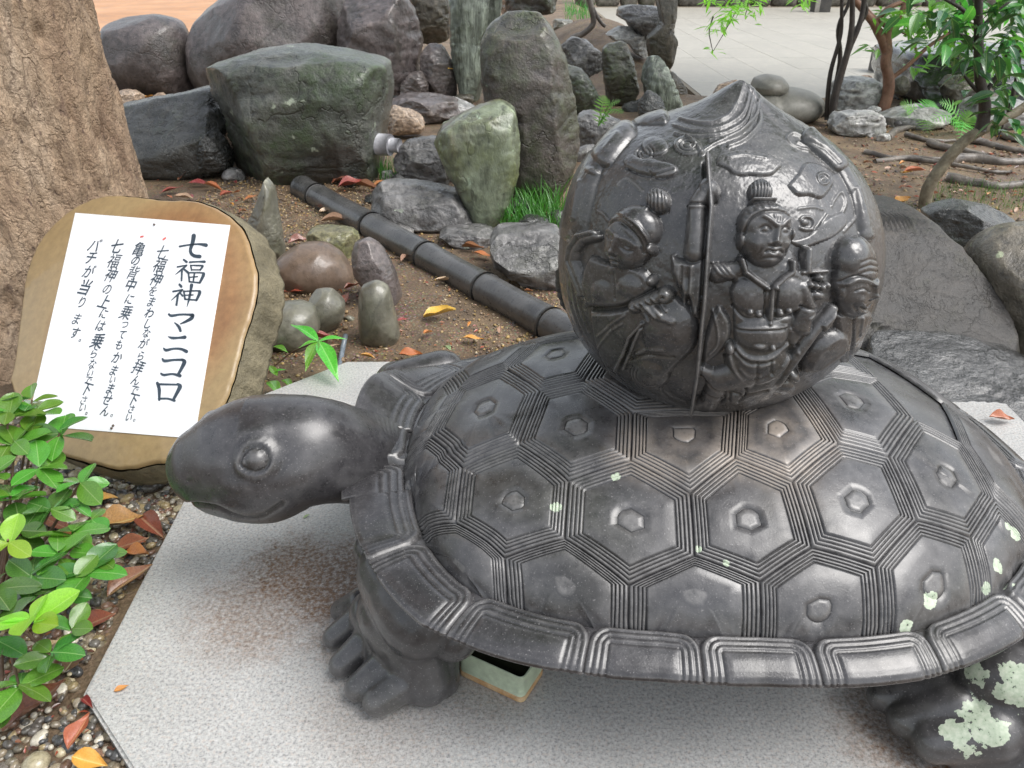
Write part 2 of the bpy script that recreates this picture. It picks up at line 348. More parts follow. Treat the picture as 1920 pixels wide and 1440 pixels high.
def make_cell(poly, cpt=None, mir=False, nohex=False):
    P = np.array([J[k] if isinstance(k, int) else k for k in poly], float)
    if mir: P = P * np.array([1, -1])
    n = len(P)
    c_ = np.array(cpt) if cpt is not None else P.mean(0)
    if mir and cpt is not None: c_ = c_ * np.array([1, -1])
    ed = np.concatenate([P[i] + (P[(i + 1) % n] - P[i]) * np.linspace(0, 1, NE, endpoint=False)[:, None] for i in range(n)])
    w_ = c_ / (np.linalg.norm(c_) + 1e-9); _, _, za = dome(np.array(c_[0]), np.array(c_[1])); _, _, zb = dome(np.array(c_[0] + w_[0] * .01), np.array(c_[1] + w_[1] * .01)); fs = 1 / math.sqrt(1 + ((zb - za) / .01) ** 2)
    V = []
    wob = None
    for (s_, h_) in ([(a, b if a > .3 else .4) for a, b in prof] if nohex else prof):
        e_ = ed - c_; le = np.linalg.norm(e_, axis=1); cap_ = np.percentile(le, 35) * 1.12; lc = np.minimum(le, cap_); bl = float(sstep(np.array(s_), .3, .6)); q = c_ + e_ / le[:, None] * (le * bl + lc * (1 - bl))[:, None] * s_; dq = q - c_; q = q - np.outer(dq @ w_, w_) * (1 - fs) * (1 - bl)
        if .3 < s_ < .705:   # soften the corners of the plate a little
            pass
        X, Y, Z = dome(q[:, 0], q[:, 1]); e = .004
        _, _, Zx = dome(q[:, 0] + e, q[:, 1]); _, _, Zy = dome(q[:, 0], q[:, 1] + e)
        nx, ny = -(Zx - Z) / e, -(Zy - Z) / e; nx = np.clip(nx, -3, 3); ny = np.clip(ny, -3, 3); l = np.sqrt(nx * nx + ny * ny + 1)
        hh = h_ * .001 + .0006 * vnoise(np.stack([X, Y, Z], 1), 30, 3)
        inb = rr_ell(q[:, 0], q[:, 1]) < 1.0 * corr(np.arctan2(q[:, 1], q[:, 0]))
        hh = np.where(inb, hh, np.minimum(hh, -.001))
        V.append(to_world(X + nx / l * hh, Y + ny / l * hh, Z + hh / l))
    V = np.concatenate(V); m = n * NE; Fc = grid_faces(len(prof), m, False, True)
    a = P - c_; area = sum(a[i][0] * a[(i + 1) % n][1] - a[i][1] * a[(i + 1) % n][0] for i in range(n))
    if area > 0: pass
    if area < 0: Fc = Fc[:, ::-1]
    return V, Fc
for ci, (poly, both) in enumerate(cells):
    cpt = dome_hit(*cen_px[ci]) if ci in cen_px else None
    for mir in ((False, True) if both else (False,)):
        V, Fc = make_cell(poly, cpt, mir, ci in NOHEX)
        part('shell_scute', V, Fc[:, ::-1], m_shell, turtle)
for poly in ([21, 20, 22], [22, 23, 24]):
    P = [J[k] for k in poly]; full = P + [p_ * np.array([1, -1]) for p_ in P[::-1] if abs(p_[1]) > 1e-6]
    V, Fc = make_cell(full); part('shell_scute', V, Fc[:, ::-1], m_shell, turtle)
# dark bed under the scutes so no gap shows
u = np.linspace(0, 2 * np.pi, 120, endpoint=False); V = []
for r in np.linspace(.02, 1, 24):
    X, Y = rim_xy(u); X, Y, Z = dome(X * r, Y * r); V.append(to_world(X, Y, Z - .011))
part('shell_core', np.concatenate(V), grid_faces(24, 120, False, True), m_shell, turtle)

# rim scutes
bnd_px = [((800, 1010), SZ1), ((905, 1110), SZ1), ((1110, 1172), SZ1), ((1308, 1190), SZ1), ((1515, 1196), SZ1), ((1720, 1175), SZ1), ((1875, 1105), SZ1)]
ang = []
for p_, z_ in bnd_px:
    w = onz(*p_, z_); X, Y = to_local(w[0], w[1]); ang.append(math.atan2(Y, X))
ang = sorted(ang)                       # negative angles, near side
bnds = [-math.pi] + ang + [-.18 + 0.0] 
bnds = [b_ for b_ in bnds]
full = bnds + [.18] + [-a for a in ang[::-1]] + [math.pi]
def flare(phi, t):
    phi = (phi + np.pi) % (2 * np.pi) - np.pi
    d = np.pi - np.abs(phi)                       # angle from the nose end
    f = np.exp(-((d - .30) / .25) ** 2)
    far = phi > 0
    return np.where(far, .085, .018) * f * t ** 1.5 + np.where(far, .02, .0) * np.exp(-((d - .2) / .3) ** 2)
pr_o = np.array([0, .008, .02, .034, .048, .060, .068, .0735, .0739, .070, .05, -.02, -.09])
pr_z = np.array([.002, .0045, .0035, -.001, -.0065, -.0125, -.018, -.024, -.031, -.036, -.036, -.03, -.025])
NT = 44
def rim_scute(a0, a1):
    NU = 66; ph = np.linspace(a0, a1, NU); Lx, Ly = rim_xy(ph, .04); seg = np.r_[0, np.cumsum(np.hypot(np.diff(Lx), np.diff(Ly)))]; L = seg[-1]
    # arc length resample with dense ends
    s_ = np.linspace(0, 1, NU); ph = np.interp(s_ * L, seg, ph); seg = s_ * L
    tt = np.r_[np.linspace(0, 1, NT), 1 + np.arange(1, 5) * .2]
    par = np.r_[np.linspace(0, 8, NT), 9, 10, 11, 12]
    o = np.interp(par, np.arange(13), pr_o); z = np.interp(par, np.arange(13), pr_z)
    arc = np.r_[0, np.cumsum(np.hypot(np.diff(o), np.diff(z)))]
    S, O = np.meshgrid(seg, arc, indexing='ij')
    e = np.minimum(S, L - S); din = O; rc = .036        # rounded corner distance to the three-sided border
    d = np.where((e < rc) & (din < rc), rc - np.hypot(rc - e, rc - din), np.minimum(e, din))
    prf = [(-.05, -9), (-.002, -9), (.0, -7), (.0035, -1), (.0075, -.4), (.0095, -1), (.0108, -3.8), (.0125, -3.8), (.0138, -1), (.018, -.5), (.0198, -1), (.0212, -3.8), (.0228, -3.8), (.0242, -.8), (.0282, -.4), (.0298, -1), (.031, -3.6), (.0326, -3.6), (.035, -.2), (.045, .8), (.2, 1)]
    hh = np.interp(d, [a for a, _ in prf], [b for _, b in prf]) * .001
    fade = np.interp(par, [0, 7.2, 8, 12], [1, 1, .5, 0]); hh = hh * fade[None, :]
    X, Y = rim_xy(ph, 0.); X1, Y1 = rim_xy(ph, 1.); nx, ny = X1 - X, Y1 - Y
    tz = np.clip(o / SDA, 0, 1)
    V = []
    dz = np.gradient(z); do = np.gradient(o); nl = np.hypot(dz, do) + 1e-9; no, nz = -dz / nl, do / nl
    fr_ = np.exp(-((np.pi - np.abs((ph + np.pi) % (2 * np.pi) - np.pi)) / .7) ** 2); wid = 1 + .8 * np.exp(-((np.pi - np.abs((ph + np.pi) % (2 * np.pi) - np.pi)) / .75) ** 2)
    for j in range(len(par)):
        oo = o[j] * (wid if o[j] > 0 else 1) + no[j] * hh[:, j]; zz = SZ1 + z[j] * (1 - .45 * fr_) + nz[j] * hh[:, j] + flare(ph, tz[j])
        V.append(to_world(X + nx * oo, Y + ny * oo, zz))
    V = np.stack(V, 1).reshape(-1, 3)
    return V, grid_faces(NU, len(par))
for a0, a1 in zip(full[:-1], full[1:]):
    V, Fc = rim_scute(a0, a1); part('rim_scute', V, Fc[:, ::-1], m_rim, turtle)
# belly / body mass under the shell
V, Fc = ico(5); V = V * np.array([.60, .47, .13]); V[:, 2] += .20
wV = to_world(V[:, 0], V[:, 1], V[:, 2]); part('belly', wV, Fc, m_skin, turtle)
# ------------------------------------------------------------------ carved peach-shaped ball of lucky gods
BC = np.array([.402, 1.5, .742]); BR = .309
class Relief:
    """height field over points given by their picture-like coordinates (x right, y down); heights in mm"""
    def __init__(s, x, y): s.x = x; s.y = y; s.H = np.zeros(len(x)); s.who = np.zeros(len(x), int); s.cur = 0
    def seg(s, pts, m=70):
        pts = np.asarray(pts, float); D = np.full(len(s.x), 1e9); T = np.zeros(len(s.x)); n = len(pts) - 1
        lo = pts.min(0) - m; hi = pts.max(0) + m
        I = np.nonzero((s.x > lo[0]) & (s.x < hi[0]) & (s.y > lo[1]) & (s.y < hi[1]))[0]
        x = s.x[I]; y = s.y[I]; d = np.full(len(I), 1e9); tt = np.zeros(len(I))
        for i in range(n):
            a, b = pts[i], pts[i + 1]; ab = b - a; t = np.clip(((x - a[0]) * ab[0] + (y - a[1]) * ab[1]) / (ab @ ab + 1e-9), 0, 1)
            q = np.hypot(x - a[0] - t * ab[0], y - a[1] - t * ab[1]); k = q < d; d = np.where(k, q, d); tt = np.where(k, (i + t) / n, tt)
        D[I] = d; T[I] = tt; return D, T
    def put(s, v, soft=1.2):
        """smooth maximum with the present surface"""
        I = np.nonzero(v > 0)[0]; v = v[I]; h = s.H[I]
        new = np.where(v - h > 12, v, np.log(np.exp(np.minimum(v - h, 12) / soft) + 1) * soft + h); new = np.where(v < h - 8, h, new)
        w = v > h + .3; s.who[I[w]] = s.cur; s.H[I] = new
    def cap(s, pts, r, h, soft=1.2, pw=.55):
        d, t = s.seg(pts); rr = r[0] + (r[1] - r[0]) * t if isinstance(r, tuple) else r
        s.put(h * np.clip(1 - (d / rr) ** 2, 0, 1) ** pw, soft)
    def ell(s, c, rx, ry, h, rot=0, soft=1.2, pw=.5, add=False):
        a = R_(rot); dx, dy = s.x - c[0], s.y - c[1]; u = (dx * math.cos(a) + dy * math.sin(a)) / rx; v = (-dx * math.sin(a) + dy * math.cos(a)) / ry
        e = np.clip(1 - u * u - v * v, 0, 1)
        if add: s.H = s.H + h * e ** 1.5
        else: s.put(h * e ** pw, soft)
    def bumpadd(s, c, r, h, ry=None, rot=0):
        ry = ry or r; a = R_(rot); dx, dy = s.x - c[0], s.y - c[1]; u = (dx * math.cos(a) + dy * math.sin(a)) / r; v = (-dx * math.sin(a) + dy * math.cos(a)) / ry
        s.H = s.H + h * np.exp(-(u * u + v * v) * 1.6)
    def line(s, pts, w, h, smooth=True):
        if smooth and len(pts) > 2: pts = smooth_path(pts, len(pts) * 5)
        d, t = s.seg(pts, w * 4); s.H = s.H + h * np.exp(-np.minimum(d / w, 9) ** 2)
    def poly(s, pts, h, bev=6, soft=1.2):
        pts = np.asarray(pts, float); n = len(pts); P = np.concatenate([pts, pts[:1]]); P = smooth_path(P, n * 5)
        ins = np.zeros(len(s.x), bool); lo = P.min(0); hi = P.max(0)
        I = np.nonzero((s.x > lo[0]) & (s.x < hi[0]) & (s.y > lo[1]) & (s.y < hi[1]))[0]; X = s.x[I]; Y = s.y[I]; q = np.zeros(len(I), bool)
        for i in range(len(P) - 1):
            x1, y1 = P[i]; x2, y2 = P[i + 1]; q ^= ((y1 > Y) != (y2 > Y)) & (X < (x2 - x1) * (Y - y1) / (y2 - y1 + 1e-12) + x1)
        ins[I] = q
        d, _ = s.seg(P); s.put(np.where(ins, h * np.clip(d / bev, 0, 1) ** .6, 0), soft)
def gods(x, y):
    r = Relief(x, y)
    # ---- clouds
    r.cur = 4
    for c_, rx, ry in (((1227, 270), 25, 20), ((1215, 312), 32, 15), ((1240, 318), 30, 15), ((1188, 305), 16, 14)): r.ell(c_, rx, ry, 7, pw=.3)
    for q in ((1209, 285, 9), (1209, 285, 16)): r.line([(q[0] + q[2] * math.cos(a), q[1] + q[2] * .8 * math.sin(a)) for a in np.linspace(-1, 4.2, 12)], 1.8, -3.5)
    r.line([(1178, 318), (1205, 330), (1232, 329), (1262, 318)], 2, -3); r.line([(1216, 322), (1236, 336), (1262, 330)], 2, -2)
    r.ell((1288, 265), 28, 21, 6, rot=10, pw=.3)
    for q in (9, 17): r.line([(1288 + q * math.cos(a), 265 + q * .75 * math.sin(a)) for a in np.linspace(0, 5.6, 14)], 1.8, -3.5)
    r.poly([(1343, 304), (1362, 311), (1376, 322), (1393, 326), (1408, 324), (1430, 325), (1450, 322), (1461, 313), (1472, 298), (1450, 278), (1400, 268), (1350, 282)], 5.5, 5)
    r.line([(1365, 290), (1400, 284), (1440, 290)], 2.5, 1.6)
    r.poly([(1481, 343), (1502, 319), (1518, 295), (1533, 289), (1551, 293), (1568, 308), (1577, 328), (1572, 343), (1557, 361), (1544, 367), (1524, 362), (1500, 362)], 5, 5)
    r.line([(1553 + 12 * math.cos(a), 327 + 12 * math.sin(a)) for a in np.linspace(.5, 6, 14)], 2, 3); r.ell((1553, 327), 6, 6, 8)
    r.line([(1518 + 15 * math.cos(a), 416 + 13 * math.sin(a)) for a in np.linspace(-2.6, 2.4, 14)] + [(1535, 428), (1550, 412), (1561, 398)], 2.2, 4)
    r.ell((1515, 414), 8, 7, 5); r.line([(1502, 388), (1530, 384), (1552, 388)], 2, 2.2)
    r.line([(1572, 380), (1580, 365), (1592, 352), (1600, 372), (1594, 392), (1582, 400)], 2.5, 2.6)
    r.line([(1596, 430), (1612, 412), (1622, 398)], 2.5, 2)
    r.poly([(1483, 449), (1496, 459), (1516, 463), (1542, 455), (1572, 442), (1600, 418), (1595, 395), (1560, 405), (1520, 440)], 4, 4)
    r.line([(1525, 240), (1500, 228), (1488, 238), (1500, 252), (1530, 262)], 2.4, 3.2); r.line([(1510, 245), (1545, 262)], 2.4, 2.4)
    r.line([(1160, 350), (1175, 338), (1190, 345), (1205, 360)], 2.5, 2)
    r.line([(1120, 395), (1132, 402), (1138, 412)], 2, 3)
    # flowing lines sweeping up to the tip
    for k, pl in enumerate(([(1258, 220), (1300, 230), (1352, 222), (1395, 198), (1400, 168)], [(1270, 206), (1320, 214), (1365, 203), (1388, 175)], [(1262, 238), (1290, 242), (1350, 236), (1400, 210), (1408, 175)],
                            [(1313, 282), (1340, 258), (1392, 232), (1420, 202), (1422, 185)], [(1285, 244), (1300, 258), (1316, 280)], [(1330, 250), (1370, 240), (1405, 218), (1413, 190)], [(1368, 262), (1400, 245), (1428, 215), (1428, 195)])):
        r.line(pl, 3.2, 4.2)
    # ---- straps and sleeves near the silhouette
    r.cur = 5
    r.cap([(1172, 240), (1135, 298)], (19, 20), 20); r.line([(1168, 262), (1150, 292)], 4, 3)
    r.cap([(1122, 302), (1100, 340), (1066, 425)], (18, 30), 15); r.cap([(1100, 350), (1080, 410)], 9, 19)
    r.ell((1118, 328), 12, 10, 17)
    for o in (0, 9, 18): r.line([(1055 + o, 470), (1050 + o, 520), (1058 + o, 580), (1075 + o, 630)], 2.6, 3.5)
    r.cap([(1530, 236), (1588, 296)], (14, 15), 13, pw=.3); r.line([(1517, 244), (1556, 272), (1582, 300)], 2.4, -4)
    r.cap([(1596, 300), (1616, 345)], 12, 8); r.cap([(1618, 350), (1640, 440)], (10, 12), 11); r.line([(1612, 352), (1626, 430)], 2.4, -3)
    r.cap([(1190, 212), (1235, 205)], 15, 12)
    # ---- left figure
    r.cur = 1
    r.poly([(1088, 578), (1082, 530), (1100, 480), (1135, 488), (1205, 505), (1222, 540), (1200, 562), (1150, 580)], 12, 10)
    r.ell((1127, 545), 26, 26, 17); r.ell((1180, 538), 30, 27, 18)
    r.line([(1096, 580), (1150, 578), (1196, 562), (1222, 542)], 3, -5); r.line([(1150, 500), (1152, 560)], 3, -2)
    for o in (0, 1): r.cap([(1113 + o * 6, 437 + o * 7), (1085 + o * 6, 443 + o * 8), (1067 + o * 8, 465 + o * 5), (1061 + o * 9, 490), (1074 + o * 7, 522), (1086 + o * 5, 552)], 7.5, 17 - o * 3)
    r.poly([(1098, 585), (1150, 584), (1200, 566), (1230, 545), (1270, 560), (1300, 600), (1305, 650), (1270, 690), (1215, 740), (1160, 715), (1125, 700), (1106, 648)], 11, 8)
    r.ell((1252, 622), 56, 60, 23, rot=20); r.bumpadd((1255, 610), 26, 3)
    r.cap([(1215, 575), (1240, 592), (1262, 600)], (14, 12), 27); r.cap([(1190, 575), (1235, 556)], (15, 14), 24)
    for k in range(5): r.line([(1188 + k * 9, 574 - k * 5), (1203 + k * 9, 586 - k * 4), (1215 + k * 9, 602 - k * 5)], 2.2, 3.2)
    r.ell((1247, 554), 17, 17, 28); r.bumpadd((1246, 556), 5, -6); r.ell((1221, 527), 9, 11, 22); r.bumpadd((1221, 526), 3, 4)
    r.cap([(1203, 607), (1180, 633), (1168, 665), (1152, 696)], (5, 6), 20); r.cap([(1200, 618), (1190, 640), (1182, 660), (1168, 692)], (6, 5), 19)
    r.line([(1192, 664), (1215, 656), (1244, 653)], 4, 4); r.line([(1180, 676), (1215, 668), (1262, 672)], 3, -3.5)
    r.line([(1118, 632), (1150, 605), (1170, 592)], 2.5, 2.2); r.line([(1112, 662), (1140, 625), (1165, 608)], 2.5, 2.2)
    r.line([(1094, 582), (1100, 615), (1107, 648), (1123, 700)], 3.4, -5)
    r.ell((1212, 708), 42, 34, 19, rot=15)
    for q in (24, 31, 38): r.line([(1216 + q * math.cos(a), 704 + q * .85 * math.sin(a)) for a in np.linspace(1.1, 3.6, 12)], 1.8, -2.6)
    r.line([(1228, 735), (1238, 757), (1262, 771)], 3, 4); r.line([(1240, 748), (1256, 762), (1280, 772)], 2.4, 2.5)
    # left head
    r.cur = 11
    r.ell((1182, 448), 47, 63, 34, rot=22, pw=.5); r.ell((1199, 428), 42, 42, 36, rot=20)                 # skull and hair cap
    hl = [(1150, 428), (1170, 420), (1190, 430), (1208, 450), (1212, 474)]
    r.line(hl, 3, -4.5)
    for k in range(6): r.line([(1168 + k * 6, 404 + k * 3), (1192 + k * 5, 408 + k * 6), (1214 + k * 3, 428 + k * 7), (1222, 455 + k * 3)], 1.6, 2.0)
    r.ell((1224, 468), 7, 12, 30); r.line([(1222, 462), (1227, 468), (1223, 476)], 2, -3)
    r.bumpadd((1157, 447), 9, -5, 6, 25); r.bumpadd((1187, 467), 10, -5, 6, 25)                           # eye sockets
    r.bumpadd((1157, 448), 6, 4.2, 3.2, 28); r.bumpadd((1187, 468), 6.5, 4.2, 3.4, 28)
    r.line([(1150, 446), (1158, 451), (1166, 453)], 1.3, -2.4); r.line([(1179, 467), (1188, 472), (1196, 472)], 1.3, -2.4)
    r.line([(1148, 436), (1158, 436), (1168, 444)], 2.4, 2.4); r.line([(1180, 451), (1192, 455), (1202, 464)], 2.4, 2.4)
    r.line([(1173, 448), (1166, 462), (1160, 473)], 4.2, 5.5); r.bumpadd((1160, 474), 6, 4.5); r.bumpadd((1152, 472), 3, 2); r.bumpadd((1168, 478), 3, 2)
    r.line([(1153, 479), (1160, 482), (1167, 482)], 2, -3)
    r.line([(1146, 486), (1154, 489), (1164, 492)], 2, -4.5); r.bumpadd((1154, 485), 6, 3, 3, 20); r.bumpadd((1152, 494), 6, 3, 3, 20)
    r.bumpadd((1150, 503), 9, 4); r.bumpadd((1138, 472), 9, 3); r.bumpadd((1186, 488), 13, 3.5)
    r.ell((1236, 379), 22.5, 23.5, 26); r.cap([(1218, 398), (1208, 405)], 9, 22)
    for k in range(6): r.line([(1219 + k * 6.4, 364 + abs(k - 2) * 1.2), (1223 + k * 6, 380), (1218 + k * 7, 397)], 1.5, -3.2)
    # ---- central figure
    r.cur = 2
    r.cap([(1440, 515), (1432, 640)], (66, 54), 14, pw=.35); r.cap([(1345, 512), (1395, 505)], (20, 16), 15); r.cap([(1472, 506), (1512, 528)], (18, 17), 15)
    for k in range(3): r.line([(1336 + k * 9, 492), (1350 + k * 10, 512), (1372 + k * 7, 524)], 2.4, 2.6)
    r.poly([(1332, 600), (1350, 575), (1372, 612), (1362, 655), (1320, 690), (1318, 650)], 9, 8); r.line([(1336, 585), (1346, 620), (1345, 650), (1330, 668)], 2, 3)
    r.ell((1408, 552), 38, 36, 21, pw=.28); r.ell((1481, 552), 35, 36, 21, pw=.28); r.cap([(1446, 540), (1442, 604)], 6.5, 25)
    r.line([(1433, 545), (1434, 600)], 2, -5); r.line([(1456, 545), (1453, 600)], 2, -4)
    for q in ((1406, 584), (1422, 588), (1462, 586), (1478, 582)): r.ell(q, 9, 8, 22)
    r.line([(1375, 575), (1395, 596), (1428, 600), (1450, 598), (1490, 592), (1504, 575)], 2.6, -4)
    for pl in ([(1390, 488), (1396, 510), (1414, 523), (1434, 537)], [(1482, 492), (1482, 510), (1465, 522), (1449, 536)]): r.cap(pl, 6.5, 29); r.line(pl, 1.4, -2)
    r.ell((1436, 539), 6, 6, 32); r.ell((1451, 538), 6, 6, 32)
    r.ell((1430, 628), 53, 38, 25, pw=.45); r.line([(1384, 614), (1430, 611), (1476, 612)], 2.2, 3.2); r.line([(1384, 619), (1430, 616), (1476, 617)], 1.8, -3)
    r.ell((1422, 645), 20, 9, 28); r.ell((1446, 648), 9, 9, 29)
    r.ell((1424, 688), 64, 50, 19, pw=.4)
    for pl, w, h in (([(1380, 652), (1397, 667), (1420, 671), (1447, 667), (1479, 648)], 3.6, 5), ([(1378, 664), (1398, 681), (1420, 684), (1450, 678)], 3, 3.5),
                     ([(1366, 664), (1374, 688), (1388, 708), (1408, 716), (1432, 711), (1457, 697), (1484, 672)], 4.4, 6), ([(1360, 676), (1368, 700), (1388, 722), (1410, 727), (1438, 721)], 3.2, -4),
                     ([(1388, 690), (1402, 703), (1424, 703)], 3, 3), ([(1418, 676), (1419, 700), (1412, 728)], 3, -3), ([(1444, 676), (1446, 698)], 2.5, -2.5)): r.line(pl, w, h)
    r.ell((1369, 655), 10, 12, 24)
    r.cap([(1398, 712), (1345, 722)], (28, 24), 20); r.cap([(1345, 722), (1318, 700)], (18, 9), 15); r.cap([(1440, 722), (1380, 752)], (24, 20), 16); r.cap([(1345, 735), (1330, 765)], (22, 20), 17)
    r.cap([(1330, 765), (1300, 772)], (14, 10), 14); r.cap([(1470, 705), (1440, 745), (1400, 765)], (16, 18), 13)
    for pl in ([(1310, 712), (1335, 728), (1362, 740), (1388, 742)], [(1320, 745), (1350, 752), (1372, 770)], [(1392, 748), (1408, 742), (1440, 735)], [(1400, 730), (1398, 745), (1386, 757)], [(1370, 745), (1366, 762), (1352, 774)]): r.line(pl, 2.6, -5)
    # sash, blade and shield at the right hip
    r.cap([(1462, 722), (1500, 668), (1540, 612), (1567, 580)], (10, 9), 17); r.poly([(1535, 608), (1566, 578), (1568, 592), (1545, 625)], 22, 6)
    r.line([(1486, 620), (1494, 640), (1496, 662)], 3, 4); r.poly([(1498, 640), (1512, 620), (1518, 635), (1502, 655)], 6, 4)
    r.poly([(1513, 707), (1511, 690), (1520, 668), (1540, 642), (1563, 625), (1580, 621), (1597, 632), (1593, 660), (1577, 683), (1547, 700)], 19, 12)
    r.line([(1520, 703), (1560, 675), (1594, 648)], 1.6, 1.5); r.line([(1510, 705), (1510, 686), (1520, 664), (1541, 638), (1565, 620)], 2.4, -5)
    r.ell((1492, 712), 12, 11, 20); r.ell((1470, 740), 30, 14, 12)
    # arms
    r.cap([(1505, 540), (1518, 575), (1506, 615)], (16, 20), 21); r.cap([(1506, 612), (1490, 640)], (20, 12), 14)
    r.line([(1497, 572), (1514, 578), (1534, 578)], 2, -4); r.line([(1514, 596), (1530, 586), (1534, 570)], 2, 2.5)
    r.cap([(1514, 470), (1513, 508)], (10, 9), 21); r.line([(1524, 468), (1523, 505)], 2, -3); r.cap([(1504, 511), (1549, 508)], 5.5, 19); r.ell((1536, 520), 10, 8, 21)
    for q in ((1516, 533), (1527, 536), (1538, 538), (1547, 534)): r.ell(q, 8, 9, 25)
    r.ell((1532, 553), 17, 12, 22)
    r.cap([(1309, 388), (1303, 474)], (19, 23), 26); r.ell((1329, 360), 22, 23, 28); r.cap([(1318, 372), (1309, 384)], (19, 18), 25); r.bumpadd((1341, 377), 5, -7)
    r.line([(1290, 386), (1306, 390), (1324, 388)], 2, -5); r.line([(1290, 392), (1306, 396), (1322, 394)], 2, 2.5)
    r.line([(1338, 350), (1346, 356), (1349, 366)], 2, -2.5); r.line([(1318, 345), (1330, 340)], 2, 1.5)
    r.poly([(1258, 476), (1272, 484), (1296, 486), (1325, 486), (1322, 560), (1312, 600), (1296, 590), (1290, 560), (1282, 575), (1272, 548), (1256, 510)], 20, 12)
    r.bumpadd((1264, 480), 7, 5); r.line([(1280, 500), (1278, 540), (1284, 565)], 3, -4); r.line([(1298, 500), (1296, 550), (1304, 585)], 3.4, 4); r.bumpadd((1290, 520), 8, -4, 20)
    r.cap([(1327, 300), (1334, 395), (1328, 470), (1322, 560), (1315, 625), (1308, 700), (1296, 775)], (5.2, 4.6), 30, soft=.6, pw=.35)
    r.line([(1319, 302), (1320, 338)], 2.6, -5); r.line([(1324, 395), (1320, 470), (1314, 555)], 2, -6)
    # central head
    r.cur = 12
    r.ell((1433, 442), 50, 62, 38, pw=.42); r.ell((1389, 452), 8, 17, 28); r.ell((1480, 440), 7, 15, 28)
    r.ell((1432, 421), 51, 41, 41, pw=.4)
    r.line([(1392, 440), (1400, 420), (1418, 409), (1442, 406), (1466, 409), (1480, 420), (1484, 436)], 2.4, -5)
    for k in range(9):
        a = -2.9 + k * .32; r.line([(1434 + 40 * math.cos(a), 424 + 30 * math.sin(a)), (1434 + 47 * math.cos(a), 420 + 37 * math.sin(a))], 1.5, -1.6)
    for k in range(8): r.bumpadd((1402 + k * 11, 404 - 6 * math.sin(k * .42)), 3, 2)
    r.line([(1420, 414), (1432, 421), (1443, 430)], 2.8, 4.2); r.line([(1476, 413), (1464, 421), (1454, 430)], 2.8, 4.2)
    r.line([(1440, 414), (1442, 424)], 1.5, 2); r.line([(1452, 414), (1451, 424)], 1.5, 2)
    r.bumpadd((1425, 436), 9, -5, 6); r.bumpadd((1462, 436), 8.5, -5, 6); r.bumpadd((1425, 436), 5.5, 5.5, 4); r.bumpadd((1462, 436), 5.5, 5.5, 4)
    r.line([(1416, 435), (1425, 431), (1434, 437)], 1.4, -2.4); r.line([(1453, 437), (1462, 431), (1471, 435)], 1.4, -2.4); r.line([(1417, 440), (1426, 442), (1434, 439)], 1.3, -2)
    r.line([(1453, 439), (1462, 442), (1470, 440)], 1.3, -2)
    r.line([(1448, 430), (1446, 446), (1444, 456)], 4.2, 6); r.bumpadd((1443, 458), 7, 5.5, 5); r.bumpadd((1434, 459), 3.6, 2.6); r.bumpadd((1453, 459), 3.6, 2.6)
    r.line([(1433, 464), (1443, 466), (1453, 464)], 1.8, -3.4)
    r.line([(1427, 474), (1434, 471), (1443, 474), (1452, 471), (1460, 475)], 1.9, -4.4); r.bumpadd((1443, 469), 8, 2, 2.6); r.bumpadd((1442, 479), 8, 3.4, 3.4)
    r.line([(1420, 470), (1414, 480)], 2, -2); r.line([(1466, 470), (1470, 480)], 2, -2)
    r.bumpadd((1440, 490), 14, 4, 8); r.bumpadd((1412, 462), 11, 3.2); r.bumpadd((1471, 460), 9, 3.2); r.line([(1420, 485), (1440, 484), (1460, 485)], 2, -1.8)
    r.ell((1426, 360), 23.5, 25, 27)
    for k in range(7): r.line([(1410 + k * 5.5, 341 + abs(k - 3) * 1.5), (1409 + k * 5.8, 358), (1411 + k * 5, 379)], 1.5, -3.4)
    r.cap([(1408, 382), (1446, 382)], 5, 32)
    # ---- right figure with the tall forehead
    r.cur = 3
    r.poly([(1572, 590), (1645, 590), (1632, 640), (1612, 690), (1592, 690), (1580, 650)], 10, 8); r.line([(1606, 596), (1604, 640), (1598, 680)], 2.4, -4); r.line([(1622, 596), (1618, 630)], 2.4, 3)
    r.cur = 13
    r.ell((1608, 520), 38, 82, 34, rot=4, pw=.45); r.ell((1600, 485), 30, 48, 37, rot=4)
    r.line([(1596, 492), (1612, 486), (1634, 489)], 1.8, -2.4); r.line([(1594, 503), (1612, 497), (1636, 500)], 1.8, -2.4); r.line([(1594, 513), (1614, 507), (1638, 510)], 1.8, -2.4)
    r.line([(1578, 532), (1592, 522), (1610, 524), (1620, 532)], 3, 4); r.line([(1628, 530), (1638, 520), (1648, 522)], 3, 4); r.line([(1574, 528), (1592, 516), (1622, 524), (1650, 512)], 2.4, -5)
    r.bumpadd((1601, 542), 10, 3, 6); r.line([(1590, 543), (1601, 538), (1612, 544)], 1.6, -3.6); r.line([(1630, 540), (1638, 535), (1646, 538)], 1.6, -3.6)
    r.line([(1622, 532), (1625, 545), (1626, 552)], 4.4, 6); r.bumpadd((1624, 553), 7, 5); r.line([(1614, 560), (1624, 562), (1634, 558)], 1.8, -3.5)
    r.bumpadd((1600, 560), 12, 4.5); r.bumpadd((1642, 556), 8, 4)
    r.line([(1602, 572), (1616, 578), (1634, 572), (1642, 566)], 2, -4.5); r.line([(1598, 578), (1590, 568)], 2, -2); r.bumpadd((1617, 584), 10, 4, 5); r.ell((1578, 548), 7, 20, 22)
    r.line([(1590, 590), (1604, 596), (1622, 594)], 2.2, -3)
    return r
NA_F, NA_B, NE_ = 760, 200, 560
azf = np.linspace(-110, 110, NA_F, endpoint=False); azb = np.linspace(110, 250, NA_B, endpoint=False); AZ = np.radians(np.r_[azf, azb])
